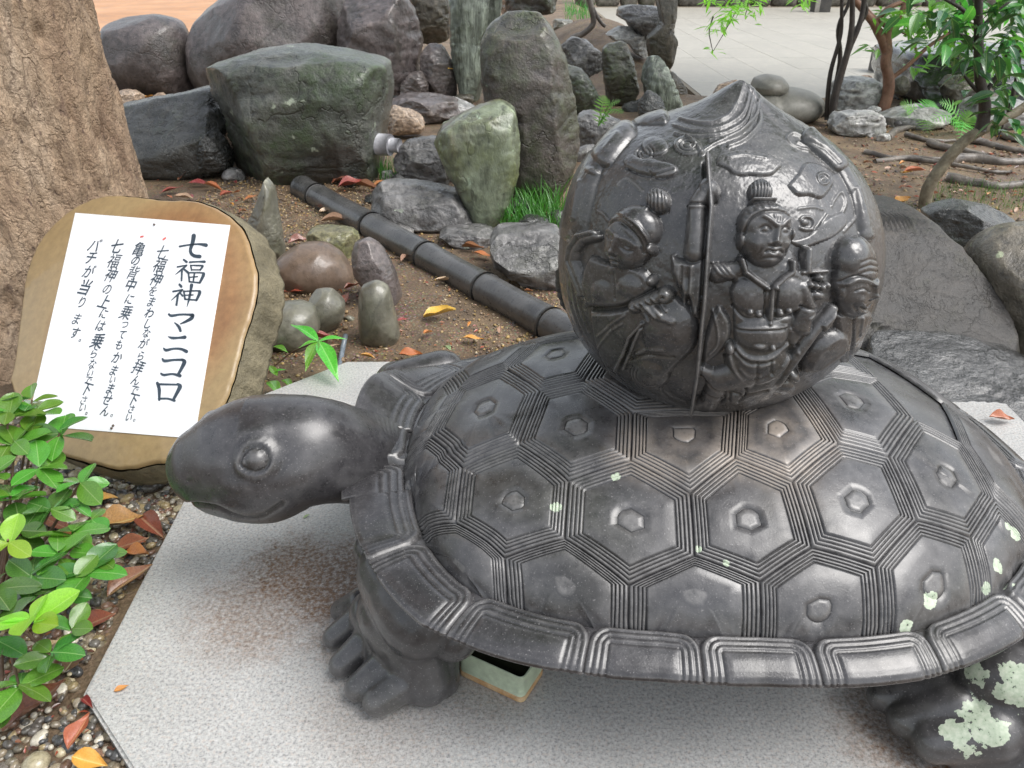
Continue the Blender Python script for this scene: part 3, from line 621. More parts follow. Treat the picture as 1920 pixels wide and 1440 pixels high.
EL = np.radians(np.linspace(-88, 89.6, NE_)); A_, E_ = np.meshgrid(AZ, EL, indexing='ij'); A_ = A_.ravel(); E_ = E_.ravel()
D_ = np.stack([np.sin(A_) * np.cos(E_), -np.cos(A_) * np.cos(E_), np.sin(E_)], 1)
def ball_height(D):
    P = BC + D * (BR + .014); x, y = topx(P); return x, y
front = np.cos(A_) * np.cos(E_) * .87 + np.sin(E_) * .49 > .10       # side turned to the viewer
xx, yy = ball_height(D_)
Hh = np.zeros(len(D_)); who = np.zeros(len(D_), int)
rf = gods(xx[front], yy[front]); Hh[front] = rf.H; who[front] = rf.who
Db = np.stack([-D_[:, 0], -D_[:, 1], D_[:, 2]], 1); xb, yb = ball_height(Db)   # the carving goes on round the far side
bk = (np.cos(A_) < -.05) & ~front; rb = gods(xb[bk], yb[bk]); Hh[bk] = rb.H
polar = np.arccos(np.clip(D_[:, 2], -1, 1))
tip = .040 * np.exp(-(polar / .16) ** 1.4) + .012 * np.exp(-(polar / .4) ** 2) + (.014 - .012 * np.sin(A_)) * np.exp(-((polar - .85) / .38) ** 2)
edge = sstep(polar, .05, .3)
dent = -.004 * np.exp(-(((A_ - .55) / .12) ** 2)) * np.exp(-(((E_ - .9) / .6) ** 2))
Hn = vnoise(D_, 22, 5, 4) * .0011 + vnoise(D_, 90, 9, 2) * .0003
lim = sstep(np.cos(A_) * np.cos(E_) * .87 + np.sin(E_) * .49, .0, .45) * .55 + .45
Hh = Hh * lim
Rr = BR * (1 - .055 * np.abs(D_[:, 2]) ** 2) + Hh * .001 * (.35 + .65 * edge) * 1.0 + tip + dent + Hn
Vb = BC + D_ * Rr[:, None] + np.stack([.004 * sstep(polar, .35, 0) * np.ones(len(polar)), 0 * polar, 0 * polar], 1)
Fb = grid_faces(len(AZ), NE_, True, False)
fw = who[Fb].max(1)
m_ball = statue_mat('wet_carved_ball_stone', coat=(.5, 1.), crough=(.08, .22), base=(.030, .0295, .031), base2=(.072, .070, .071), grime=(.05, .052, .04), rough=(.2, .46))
ball = empty('carved_stone_ball', (BC[0], BC[1], BC[2] - .3)); tag(ball, 'dark wet stone ball with pointed tip, carved with figures, on the turtle shell', 'carved ball')
def sub(faces):
    u_, inv = np.unique(faces, return_inverse=True); return Vb[u_], inv.reshape(faces.shape)
def add_ball(name, mask, parent, lab=None):
    V, Fc = sub(Fb[mask]); o0 = np.array([BC[0], BC[1], BC[2] - .3]); o = link(name, mesh_np(name, V - o0, Fc, m_ball), parent)
    if lab: o['label'] = lab
    return o
add_ball('ball_body', (fw == 0) | (fw == 5), ball)
add_ball('carved_cloud', fw == 4, ball)
for k, lab in ((1, 'carved god with a topknot leaning his tilted head'), (2, 'armoured carved god gripping an upright spear'), (3, 'carved old god with a tall bald forehead')):
    f_ = add_ball('carved_figure', fw == k, ball, lab); add_ball('carved_head', fw == 10 + k, f_)
# ring seat on the shell
V, Fc = tube([to_world(np.array(.11 * math.cos(a)), np.array(.11 * math.sin(a)), np.array(.49)) for a in np.linspace(0, 2 * np.pi, 40)], .012, 10, False)
part('pivot_ring', V, Fc, m_skin, ball)
# ------------------------------------------------------------------ head, neck and legs of the turtle
st = [(329, 884, 914), (333, 866, 930), (342, 848, 942), (356, 826, 952), (375, 803, 962), (400, 784, 970), (430, 763, 978), (465, 747, 982), (500, 738, 981), (535, 736, 966), (570, 739, 951), (605, 747, 944), (640, 759, 943), (680, 770, 946), (715, 776, 952), (750, 792, 955), (790, 815, 955), (830, 840, 950)]
st = np.array(st, float); xs = np.linspace(0, 1, 150) ** 1.0
tq = np.r_[0, np.cumsum(np.hypot(np.diff(st[:, 0]), np.diff(st[:, 1])))]; tq /= tq[-1]
S3 = np.stack([np.interp(xs, tq, st[:, k]) for k in range(3)], 1)
ker = np.exp(-np.linspace(-2, 2, 11) ** 2); ker /= ker.sum()
for k in range(3):
    p_ = np.pad(S3[:, k], 5, mode='edge'); S3[:, k] = np.convolve(p_, ker, 'valid')
S3[0] = (328, 897, 899)
C3 = []; RV = []
for (x, a_, b_) in S3:
    yy_ = 1.385 + (x - 330) / 400 * .02 + sstep(x, 560, 760) * .15
    c_ = ony(x, (a_ + b_) / 2, yy_); dep = np.linalg.norm(c_ - np.array([0, 0, H])); C3.append(c_); RV.append((b_ - a_) / 2 * c_[1] / (CP + (720 - (a_ + b_) / 2) / F * SP) / F)
C3 = np.array(C3); RV = np.array(RV); NR = 150
T3 = np.gradient(C3, axis=0); T3 /= np.linalg.norm(T3, axis=1)[:, None]
vdir = ray(520, 860); vdir = vdir / np.linalg.norm(vdir)
V = []; a = np.linspace(0, 2 * np.pi, NR, endpoint=False)
for i in range(len(C3)):
    upv = np.cross(vdir, T3[i]); upv /= np.linalg.norm(upv); 
    if upv[2] < 0: upv = -upv
    dv = np.cross(T3[i], upv); dv /= np.linalg.norm(dv)
    if dv @ vdir > 0: dv = -dv                          # towards the viewer
    wide = 1.0
    V.append(C3[i] + RV[i] * (np.sin(a)[:, None] * upv + wide * np.cos(a)[:, None] * dv))
V = np.concatenate(V); Fc = grid_faces(len(C3), NR, False, True)
ctr = np.repeat(C3, NR, 0); nrm = V - ctr; nrm /= np.linalg.norm(nrm, axis=1)[:, None] + 1e-9
x, y = topx(V); vis = (nrm @ -vdir)
r = Relief(x, y)
r.ell((483, 861), 46, 40, 7, rot=-8, pw=.7, soft=2.5); r.bumpadd((470, 815), 60, 6, 24, -18)       # brow
r.bumpadd((540, 850), 50, -5, 60); r.bumpadd((560, 900), 55, 5, 40, 0); r.bumpadd((620, 850), 60, -4, 60)
r.bumpadd((400, 870), 40, 3, 26, -30); r.bumpadd((440, 915), 40, 3, 22)
eye = [(449, 871), (458, 850), (474, 839), (492, 840), (504, 853), (504, 870), (492, 882), (474, 884), (458, 878), (449, 871)]
r.line(eye, 3.4, -6.5); r.line([(445, 871), (456, 845), (474, 833), (496, 834), (510, 852), (510, 873), (494, 888), (470, 889), (452, 880), (445, 871)], 3, 3)
r.ell((481, 861), 19, 18, 13, pw=.5, soft=.8)
r.line([(335, 947), (370, 945), (405, 950), (432, 963), (458, 971), (488, 970), (512, 957), (530, 945)], 3.2, -9)
r.line([(345, 940), (400, 941), (436, 953), (465, 961)], 8, 2.5)
r.line([(352, 903), (360, 900)], 2.6, -3)
for k in range(7): r.line([(688 + k * 9, 770), (700 + k * 8, 785 + k), (712 + k * 7, 812 + k * 4)], 2.4, -2.4)
r.line([(690, 945), (710, 925), (722, 900)], 6, 3)
hh = r.H * sstep(vis, -.1, .35)
# mirror of the near eye on the far side of the head
r2 = Relief(x, y); r2.ell((398, 793), 30, 18, 16, rot=-30, pw=.6); r2.bumpadd((400, 790), 18, 4)
hh = hh + r2.H * sstep(-vis, -.35, .1) * .9
V = V + nrm * (hh * .001)[:, None] + nrm * (vnoise(V, 14, 2, 3) * .0016)[:, None]
V = np.concatenate([V, C3[:1]]); capf = np.stack([np.arange(NR), (np.arange(NR) + 1) % NR, np.full(NR, len(V) - 1)], 1)
fx = x[Fc].mean(1); fy = y[Fc].mean(1); fvis = vis[Fc].mean(1)
iseye = (np.hypot((fx - 481) / 20, (fy - 861) / 19) < 1) & (fvis > 0)
head = part('head', V, tri(Fc[~iseye], capf), m_skin, turtle)
part('eye', V, tri(Fc[iseye]), m_skin, head)

def P(px, py, z): return onz(px, py, z)
def leg(name, shapes, vox=.006, it=5, mat=None):
    V, Fc = blend([capsule(*s_, n=18) if len(s_) == 4 else s_[0] for s_ in shapes], vox, it)
    V = V + 0; V[:, 2] = np.maximum(V[:, 2], .001)
    n_ = vnoise(V, 16, 4, 3) * .002
    V[:, 2] = V[:, 2] + n_ * (V[:, 2] > .004)
    return part(name, V, Fc, mat or m_skin, turtle)
m_leg = statue_mat('wet_leg_stone', base=(.034, .033, .035), base2=(.065, .063, .066), rough=(.25, .5), lich=[(*P(800, 1272, .05), .014), (*P(795, 1295, .03), .006)])
m_lleg = statue_mat('lichen_leg_stone', base=(.034, .033, .035), base2=(.065, .063, .066), rough=(.25, .5),
                    lich=[(*P(1830, 1262, .17), .020), (*P(1800, 1335, .10), .020), (*P(1830, 1345, .11), .034), (*P(1790, 1375, .09), .024), (*P(1860, 1375, .12), .030), (*P(1815, 1400, .07), .022), (*P(1875, 1300, .17), .018), (*P(1915, 1300, .18), .030), (*P(1905, 1350, .15), .024), (*P(1740, 1345, .08), .012), (*P(1725, 1330, .08), .008), (*P(1910, 1270, .2), .026), (*P(1770, 1340, .09), .016)])
# near front leg: shoulder, shank, broad foot with five toes
leg('front_leg', [(P(745, 1075, .23), P(790, 1150, .20), .080, .085), (P(735, 1040, .24), P(700, 1030, .26), .07, .04), (P(775, 1120, .22), P(850, 1190, .17), .085, .05),
                  (P(735, 1150, .15), P(770, 1200, .10), .07, .07), (P(770, 1190, .12), P(800, 1275, .045), .07, .05), (P(735, 1200, .07), P(780, 1270, .045), .06, .05), (P(700, 1150, .10), P(770, 1250, .05), .05, .05),
                  (P(680, 1130, .07), P(640, 1145, .035), .035, .025), (P(700, 1140, .08), P(626, 1195, .030), .036, .025), (P(715, 1180, .080), P(640, 1246, .032), .038, .027),
                  (P(745, 1228, .072), P(672, 1290, .034), .040, .028), (P(785, 1262, .058), P(708, 1314, .036), .044, .030), (P(820, 1240, .06), P(830, 1275, .03), .045, .035)], .005, 4, m_leg)
# near rear leg with lichen
leg('rear_leg', [(P(1880, 1262, .14), P(1990, 1280, .14), .085, .10), (P(1890, 1300, .11), P(1990, 1330, .10), .08, .10), (P(1850, 1330, .075), P(1950, 1370, .07), .06, .07), (P(1800, 1290, .09), P(1880, 1300, .10), .05, .07),
                 (P(1760, 1290, .09), P(1655, 1305, .05), .044, .030), (P(1790, 1320, .09), P(1698, 1350, .048), .046, .034), (P(1860, 1368, .08), P(1750, 1388, .046), .055, .042), (P(1930, 1400, .05), P(1800, 1415, .03), .045, .03), (P(1980, 1420, .05), P(1860, 1432, .02), .05, .03)], .006, 4, m_lleg)
# far front leg, far rear leg, tail
leg('front_leg', [(P(765, 745, .17), P(745, 720, .16), .07, .07), (P(750, 715, .2), P(830, 700, .2), .06, .07), (P(735, 750, .10), P(735, 762, .04), .055, .05), (P(735, 770, .04), P(686, 752, .022), .035, .02), (P(730, 780, .04), P(690, 775, .022), .035, .02)], .008, 4)
w = lambda X, Y, Z: to_world(np.array(X), np.array(Y), np.array(Z))
leg('rear_leg', [(w(.45, .35, .2), w(.52, .47, .12), .11, .09), (w(.52, .47, .12), w(.48, .53, .04), .09, .05), (w(.5, .5, .04), w(.38, .6, .03), .04, .025), (w(.5, .5, .04), w(.45, .62, .03), .04, .025), (w(.5, .5, .04), w(.53, .62, .03), .04, .025)], .01, 4)
leg('tail', [(w(.62, 0, .16), w(.80, .02, .10), .06, .03), (w(.8, .02, .1), w(.88, .06, .08), .03, .012)], .01, 3)
# ------------------------------------------------------------------ granite plinth
def granite():
    m, nt, b = nodes('pale_granite'); g = NB(nt); geo = g.new('ShaderNodeNewGeometry'); v = geo.outputs['Position']
    n1 = g.noise(v, 150, 3, .8); n2 = g.noise(g.scale(v, (1, 1, 1), (3, 3, 3)), 210, 2, .7); n3 = g.noise(v, 4, 5, .6)
    vo = g.voro(v, 210, 'F1', 'Color')
    col = g.ramp(n1, [(.34, (.22, .22, .225)), (.45, (.38, .38, .37)), (.55, (.47, .465, .45)), (.70, (.58, .58, .57))])
    col = g.mix(g.ramp(n2, [(.62, 0), (.69, .7)]), col, (.09, .09, .10))
    col = g.mix(g.ramp(g.noise(v, 140, 2, .5), [(.56, 0), (.66, .5)]), col, (.52, .44, .38))
    col = g.mix(1., col, g.ramp(n3, [(.3, .86), (.7, 1.05)]), 'MULTIPLY')
    # rusty and mossy run-off stains round the feet
    nz = g.noise(v, 26, 6, .7); tot = None
    for (p_, r_, amt) in ((onz(640, 1090, 0), .20, 1.), (onz(555, 1075, 0), .17, .9), (onz(490, 1140, 0), .2, .6), (onz(690, 1060, 0), .14, .8), (onz(640, 1180, 0), .12, .5), (onz(1700, 1370, 0), .16, .7), (onz(1820, 1440, 0), .14, .9), (onz(720, 1320, 0), .2, .25), (onz(900, 1300, 0), .12, .3), (onz(1640, 1320, 0), .09, .6)):
        vm = g.new('ShaderNodeVectorMath', operation='DISTANCE'); g.L.new(v, vm.inputs[0]); vm.inputs[1].default_value = p_
        d = g.ramp(g.math('DIVIDE', g.math('ADD', vm.outputs['Value'], g.math('MULTIPLY', g.math('SUBTRACT', nz, .5), r_ * 1.2)), r_), [(.45, amt), (1.2, 0)])
        tot = d if tot is None else g.math('MAXIMUM', tot, d)
    tot = g.math('MULTIPLY', tot, g.ramp(g.noise(v, 90, 4, .7), [(.35, .24), (.65, 1.35)]), True)
    col = g.mix(tot, col, g.mix(1., g.mix(g.noise(v, 9, 3), (.21, .105, .045), (.12, .08, .05)), g.ramp(n1, [(.3, .4), (.7, 1.3)]), 'MULTIPLY'))
    g.L.new(col, b.inputs['Base Color']); g.L.new(g.ramp(n3, [(.35, .38), (.65, .62)]), b.inputs['Roughness'])
    b.inputs['Coat Weight'].default_value = .15; b.inputs['Coat Roughness'].default_value = .25
    g.L.new(g.bump(n1, .15, .001), b.inputs['Normal']); return m
m_gran = granite()
oct_ = [(-.850, 1.082), (-.896, 2.203), (-.587, 2.513), (1.36, 2.52), (1.60, 2.28), (1.555, 1.07), (1.25, .77), (-.545, .775)]
bm = bmesh.new(); vs = [bm.verts.new((x, y, 0)) for x, y in oct_]; f = bm.faces.new(vs[::-1] if False else vs)
ex = bmesh.ops.extrude_face_region(bm, geom=[f]); 
for e_ in ex['geom']:
    if isinstance(e_, bmesh.types.BMVert): e_.co.z = -.15
bmesh.ops.recalc_face_normals(bm, faces=bm.faces)
bmesh.ops.bevel(bm, geom=[e for e in bm.edges if all(v.co.z > -.01 for v in e.verts)], offset=.006, segments=3, affect='EDGES')
me = bpy.data.meshes.new('granite_plinth'); bm.to_mesh(me); bm.free(); me.materials.append(m_gran)
plinth = link('granite_plinth', me); tag(plinth, 'pale speckled granite slab with cut corners under the stone turtle', 'plinth')

# ------------------------------------------------------------------ ground
def soil_mat():
    m, nt, b = nodes('damp_soil'); g = NB(nt); geo = g.new('ShaderNodeNewGeometry'); v = geo.outputs['Position']
    n1 = g.noise(v, 2.2, 6, .6, .3); n2 = g.noise(v, 26, 6, .7); n3 = g.noise(v, 110, 3, .7)
    col = g.ramp(n1, [(.35, (.105, .07, .043)), (.52, (.175, .12, .072)), (.7, (.24, .17, .10))])
    col = g.mix(g.ramp(g.noise(v, 4.3, 5, .6), [(.5, 0), (.62, .8)]), col, (.10, .07, .045))
    gr = g.voro(v, 85, 'F1', 'Color'); gd = g.voro(v, 85)
    gc = g.mix(.55, gr, (.42, .30, .16)); col = g.mix(g.math('MULTIPLY', g.ramp(gd, [(.25, .75), (.5, 0)]), g.ramp(g.noise(v, 3.3, 4, .6), [(.42, 0), (.55, .8)])), col, g.mix(1., gc, (.6, .52, .42), 'MULTIPLY'))
    col = g.mix(1., col, g.ramp(n3, [(.3, .6), (.7, 1.25)]), 'MULTIPLY')
    g.L.new(col, b.inputs['Base Color']); g.L.new(g.ramp(n2, [(.3, .42), (.7, .85)]), b.inputs['Roughness'])
    h = g.math('ADD', g.math('ADD', g.math('MULTIPLY', n2, .8), g.math('MULTIPLY', n3, .35)), g.math('MULTIPLY', g.math('SUBTRACT', 1., gd), .25))
    g.L.new(g.bump(h, .8, .012), b.inputs['Normal']); return m
m_soil = soil_mat()
def ground_z(x, y):
    x = np.asarray(x, float); y = np.asarray(y, float)
    P_ = np.stack([x, y, 0 * x], -1).reshape(-1, 3)
    z = GZ + vnoise(P_, .9, 21, 3).reshape(x.shape) * .02
    # raised bank behind the standing stones
    z = z + .5 * np.exp(-(((x - 1.1) / .8) ** 2) - ((y - 11.3) / 2.0) ** 2) + .042 * sstep(-x, .5, .8) * sstep(-y, -2.0, -1.2)
    z = z + .10 * np.exp(-((x - .0) / .7) ** 2 - ((y - 4.6) / .8) ** 2) * 0
    # the paved court and the plinth stay clear
    court = sstep(x, 1.5, 2.1) * sstep(y, 8.3, 9.); z = z * (1 - court) + (GZ - .16) * court
    z = z
    return z
gx = np.concatenate([np.linspace(-60, -8, 12), np.linspace(-7, 8, 260), np.linspace(9, 60, 12)]); gy = np.concatenate([np.linspace(-8, -.5, 8), np.linspace(0, 16, 280), np.linspace(17, 90, 14)])
GX, GY = np.meshgrid(gx, gy, indexing='ij'); Z = ground_z(GX, GY); Z = Z + (vnoise(np.stack([GX.ravel(), GY.ravel(), GX.ravel() * 0], 1), 7, 4, 3) * .008).reshape(Z.shape) * ((GX > -7) & (GX < 8))
o = link('ground', mesh_np('ground', np.stack([GX.ravel(), GY.ravel(), Z.ravel()], 1), grid_faces(len(gx), len(gy)), m_soil)); tag(o, kind='structure')
# ------------------------------------------------------------------ rocks
def rock(name, label, outline, base, mat, T=None, e=.75, cuts=9, cutd=(.78, .96), nz=.045, lev=6, seed=0, group='garden rocks', yc=None, cat='rock', extra=(), z0=GZ, nsc=None, back=.55):
    P = np.array(outline, float)
    g0 = onz(P[:, 0].mean(), base, z0); y0 = g0[1] if yc is None else yc
    wpx = np.ptp(P[:, 0]); w = wpx / F * y0; T = (T if T else .42 * w)
    yC = y0 + T * back
    W = np.array([ony(a, b, yC) for a, b in P]); x2, z2 = W[:, 0], W[:, 2]
    zb = min(z2.min(), z0 - .04)
    sm = smooth_path(np.concatenate([np.stack([x2, z2], 1), [[x2[0], z2[0]]]]), len(P) * 6)
    poly = sm * .5 + .5 * np.array([np.interp(np.linspace(0, len(P), len(P) * 6), np.arange(len(P) + 1), np.r_[x2, x2[0]]), np.interp(np.linspace(0, len(P), len(P) * 6), np.arange(len(P) + 1), np.r_[z2, z2[0]])]).T
    cx_, cz_ = poly[:, 0].mean(), poly[:, 1].mean(); cx_ = (poly[:, 0].min() + poly[:, 0].max()) / 2 * .5 + cx_ * .5; cz_ = (poly[:, 1].min() + poly[:, 1].max()) / 2 * .5 + cz_ * .5
    th = np.linspace(-np.pi, np.pi, 181); Rr_ = np.zeros(181)
    for k, t in enumerate(th):
        d = np.array([math.cos(t), math.sin(t)]); best = 1e-3
        for i in range(len(poly) - 1):
            a = poly[i] - (cx_, cz_); b = poly[i + 1] - (cx_, cz_); ab = b - a; den = d[0] * (-ab[1]) + ab[0] * d[1]
            if abs(den) < 1e-12: continue
            s_ = (a[0] * (-ab[1]) + ab[0] * a[1]) / den; q = (d[0] * a[1] - d[1] * a[0]) / den
            if s_ > best and -1e-6 <= q <= 1 + 1e-6: best = s_
        Rr_[k] = best
    D, Fc = ico(lev); rho = np.hypot(D[:, 0], D[:, 2]); t = np.arctan2(D[:, 2], D[:, 0]); R2 = np.interp(t, th, Rr_)
    r1 = np.sign(rho) * rho ** e; n1 = np.sign(D[:, 1]) * np.abs(D[:, 1]) ** e
    V = np.stack([r1 * R2 * np.cos(t), n1 * T, r1 * R2 * np.sin(t)], 1)
    rs = np.random.default_rng(seed + 100)
    pl = []
    for k in range(cuts):
        n = rs.normal(size=3); n[1] = -abs(n[1]) * 1.2; n[2] = n[2] * .8 + .2; n /= np.linalg.norm(n); pl.append((n, rs.uniform(*cutd)))
    for q in extra: n = np.array(q[:3], float); pl.append((n / np.linalg.norm(n), q[3]))
    for n, f in pl:
        s_ = V @ n; m = s_.max() * f; k = s_ > m; V[k] -= n * ((s_[k] - m) * .93)[:, None]
    sz = max(w, .05); sc = nsc or 2.6 / sz
    nrm = V / (np.linalg.norm(V, axis=1)[:, None] + 1e-9)
    rid = 1 - np.abs(vnoise(V, sc * 1.4, seed + 3, 3)) * 2
    V = V + nrm * ((vnoise(V, sc, seed, 4) * nz + rid * nz * .25 + vnoise(V, sc * 5, seed + 9, 3) * nz * .3) * sz)[:, None]
    st_ = vnoise(V * np.array([1, 1, 3.2]) @ np.array(Matrix.Rotation(rs.uniform(-.6, .6), 3, 'Y')), sc * 2.2, seed + 31, 2); V = V + nrm * (np.floor(st_ * 4) / 4 * nz * .55 * sz)[:, None] * (1 if e < .85 else 0)
    c_ = np.array([cx_, yC, cz_]); o = link(name, mesh_np(name, V, Fc, mat), None, c_)
    tag(o, label, cat, group); return o
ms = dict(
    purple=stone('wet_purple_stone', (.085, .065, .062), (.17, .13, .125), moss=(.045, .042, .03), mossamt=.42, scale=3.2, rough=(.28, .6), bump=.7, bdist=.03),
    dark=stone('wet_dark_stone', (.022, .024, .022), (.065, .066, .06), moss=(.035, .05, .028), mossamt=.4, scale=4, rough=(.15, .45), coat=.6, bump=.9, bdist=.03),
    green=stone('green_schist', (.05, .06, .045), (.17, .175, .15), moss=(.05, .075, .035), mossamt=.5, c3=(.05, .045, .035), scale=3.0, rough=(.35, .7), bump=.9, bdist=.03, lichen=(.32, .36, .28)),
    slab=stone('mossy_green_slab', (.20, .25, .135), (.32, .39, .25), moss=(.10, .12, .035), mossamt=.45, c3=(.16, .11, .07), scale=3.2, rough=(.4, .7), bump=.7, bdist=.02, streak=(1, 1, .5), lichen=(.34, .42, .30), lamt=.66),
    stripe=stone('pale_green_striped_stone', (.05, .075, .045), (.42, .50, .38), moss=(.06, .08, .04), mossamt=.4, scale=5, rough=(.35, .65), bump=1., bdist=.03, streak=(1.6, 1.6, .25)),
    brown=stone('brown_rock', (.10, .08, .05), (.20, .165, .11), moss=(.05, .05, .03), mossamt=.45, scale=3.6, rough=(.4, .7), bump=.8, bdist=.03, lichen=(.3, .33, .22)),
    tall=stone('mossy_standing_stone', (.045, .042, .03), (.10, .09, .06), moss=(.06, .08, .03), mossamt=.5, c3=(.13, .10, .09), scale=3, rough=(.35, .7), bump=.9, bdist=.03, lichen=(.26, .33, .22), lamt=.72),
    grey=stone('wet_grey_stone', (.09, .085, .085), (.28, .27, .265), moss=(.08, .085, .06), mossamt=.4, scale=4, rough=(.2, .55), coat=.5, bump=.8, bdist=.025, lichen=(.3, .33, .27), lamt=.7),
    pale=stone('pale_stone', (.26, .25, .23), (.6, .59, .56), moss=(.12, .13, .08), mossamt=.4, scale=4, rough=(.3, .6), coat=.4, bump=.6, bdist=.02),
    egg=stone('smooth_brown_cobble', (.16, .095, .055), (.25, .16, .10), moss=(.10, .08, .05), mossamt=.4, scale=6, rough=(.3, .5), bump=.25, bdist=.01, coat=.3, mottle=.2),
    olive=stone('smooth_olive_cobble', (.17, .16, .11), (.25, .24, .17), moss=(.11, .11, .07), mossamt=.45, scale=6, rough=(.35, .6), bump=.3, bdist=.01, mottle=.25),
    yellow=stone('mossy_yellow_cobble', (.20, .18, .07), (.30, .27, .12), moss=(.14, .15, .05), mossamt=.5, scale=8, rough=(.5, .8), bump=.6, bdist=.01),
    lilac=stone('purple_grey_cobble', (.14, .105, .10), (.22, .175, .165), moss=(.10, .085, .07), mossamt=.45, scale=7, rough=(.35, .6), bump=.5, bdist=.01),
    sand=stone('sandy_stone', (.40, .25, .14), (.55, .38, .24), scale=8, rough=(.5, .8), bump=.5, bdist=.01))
rock('boulder', 'round smooth dark boulder behind the trunk at upper left', [(187,80),(200,47),(235,33),(290,27),(335,40),(355,78),(368,130),(366,172),(330,182),(215,172),(196,135)], 178, ms['purple'], e=.92, cuts=3, cutd=(.9, .97), nz=.012, lev=6, seed=1)
rock('boulder', 'large rounded purple brown boulder at the top behind the flat topped block', [(356,90),(372,40),(420,-5),(480,-50),(600,-60),(645,-20),(668,60),(650,150),(560,190),(420,190),(385,178),(362,130)], 180, ms['purple'], e=.9, cuts=4, cutd=(.88, .96), nz=.022, lev=6, seed=2)
rock('boulder', 'angular grey purple boulder with a wet pale top right of the big rounded one', [(632,40),(648,-10),(700,-40),(755,-15),(778,20),(790,70),(784,110),(788,160),(770,190),(690,190),(650,150)], 190, ms['purple'], e=.7, cuts=6, nz=.03, lev=6, seed=3, extra=[(-.3, -.6, .75, .72), (.8, -.5, .1, .8)])
rock('rock', 'massive dark block with a flat pale green mossy top beside the bamboo', [(390,128),(420,112),(500,94),(560,88),(640,98),(690,108),(726,122),(731,170),(718,260),(714,318),(700,345),(620,336),(560,340),(455,330),(430,260),(420,210),(398,178)], 338, ms['green'], T=.42, e=.5, cuts=4, cutd=(.88, .96), nz=.02, lev=6, seed=12, extra=[(-.75, -.6, -.2, .80), (0, -.25, 1, .93), (.1, -.9, -.35, .86), (.9, -.4, 0, .93)])
rock('rock', 'long flat dark rock lying between the trunk and the mossy block', [(210,215),(225,198),(300,186),(388,166),(410,190),(432,225),(434,310),(380,332),(260,328),(240,300),(218,250)], 326, ms['dark'], T=.4, e=.55, cuts=5, nz=.03, lev=6, seed=5, extra=[(-.1, -.62, .78, .62)])
rock('rock', 'small shiny wet black rock tucked against the mossy block', [(370,292),(384,252),(402,240),(422,268),(434,300),(430,322),(400,330),(372,322)], 328, ms['dark'], e=.8, cuts=8, nz=.06, seed=6, T=.14, back=-.3)
rock('rock', 'flat sandy orange stone under the round boulder', [(210,186),(215,173),(250,170),(270,182),(262,196),(228,202)], 200, ms['sand'], e=.8, seed=7)
rock('rock', 'small pale sandy stone close to the trunk under the orange one', [(205,204),(214,196),(240,198),(246,208),(232,216),(210,214)], 214, ms['sand'], e=.8, seed=71)
rock('rock', 'oval grey purple rock between the striped stone and the boulders', [(786,104),(805,82),(835,86),(853,118),(856,178),(840,190),(800,182),(790,150)], 190, ms['lilac'], e=.8, seed=8, nz=.03)
rock('rock', 'small mauve rock at the foot of the angular boulder', [(752,160),(768,138),(790,134),(802,160),(800,186),(770,190),(752,184)], 192, ms['lilac'], e=.8, seed=81, nz=.04, back=-.3)
rock('rock', 'upright brown rock at the top edge left of the striped stone', [(762,-40),(850,-40),(848,30),(840,72),(815,84),(784,76),(772,30)], 150, ms['brown'], e=.7, cuts=6, seed=9)
rock('standing_stone', 'tall pale green striped stone at the top centre', [(846,-50),(940,-50),(938,30),(912,62),(906,100),(907,150),(898,186),(868,192),(856,152),(848,95),(842,40)], 192, ms['stripe'], e=.6, cuts=5, nz=.035, lev=6, seed=10)
rock('standing_stone', 'tallest dark mossy standing stone just left of the carved ball', [(903,80),(915,50),(945,26),(980,19),(1015,26),(1040,60),(1060,110),(1078,190),(1085,270),(1068,335),(1036,385),(985,392),(960,350),(955,210),(907,185)], 385, ms['tall'], T=.26, e=.6, cuts=5, cutd=(.86, .95), nz=.025, lev=6, seed=11, extra=[(-.2, -.5, .8, .88), (.75, -.6, .1, .86)])
rock('standing_stone', 'upright light green slab stained with moss in front of the tall stone', [(815,262),(830,236),(880,208),(935,188),(965,205),(974,262),(970,330),(950,392),(922,430),(898,432),(880,395),(858,350),(840,320),(828,290)], 426, ms['slab'], T=.17, e=.5, cuts=3, cutd=(.9, .97), nz=.02, lev=6, seed=13, extra=[(-.1, -.45, .9, .9), (-.7, -.7, .1, .88)])
rock('rock', 'wet grey angular rock left of the light green slab', [(738,300),(760,268),(825,262),(850,312),(848,345),(800,352),(756,340)], 346, ms['grey'], e=.55, cuts=6, seed=14, extra=[(-.1, -.55, .83, .7)])
rock('rock', 'low sandy pink rock between the mossy block and the wet grey rock', [(724,240),(735,200),(770,205),(795,225),(790,250),(735,252)], 262, ms['sand'], e=.7, seed=141)
rock('rock', 'flat wet purple slab lying behind the light green slab', [(730,190),(770,178),(850,186),(880,205),(830,222),(760,225)], 232, ms['lilac'], e=.7, seed=142, T=.3)
rock('rock', 'white wet stone behind the light green slab', [(800,192),(840,184),(880,196),(905,210),(850,222),(810,214)], 224, ms['pale'], e=.7, seed=143)
rock('rock', 'wide low grey rock with lichen above the bamboo', [(688,378),(718,343),(800,348),(860,364),(886,398),(897,432),(830,428),(760,422),(704,402)], 430, ms['grey'], T=.2, e=.55, cuts=6, seed=15, nz=.03, extra=[(0, -.5, .86, .72)])
rock('rock', 'thin flat dark rock at the foot of the light green slab', [(818,430),(898,428),(930,436),(926,456),(870,464),(832,446)], 462, ms['grey'], e=.6, cuts=5, seed=16)
rock('rock', 'layered grey rock half hidden by the left side of the ball', [(920,450),(935,436),(975,432),(1050,438),(1060,520),(1040,560),(1000,535),(960,505),(922,484)], 540, ms['grey'], T=.2, e=.5, cuts=6, seed=17, nz=.04, extra=[(0, -.6, .8, .7)])
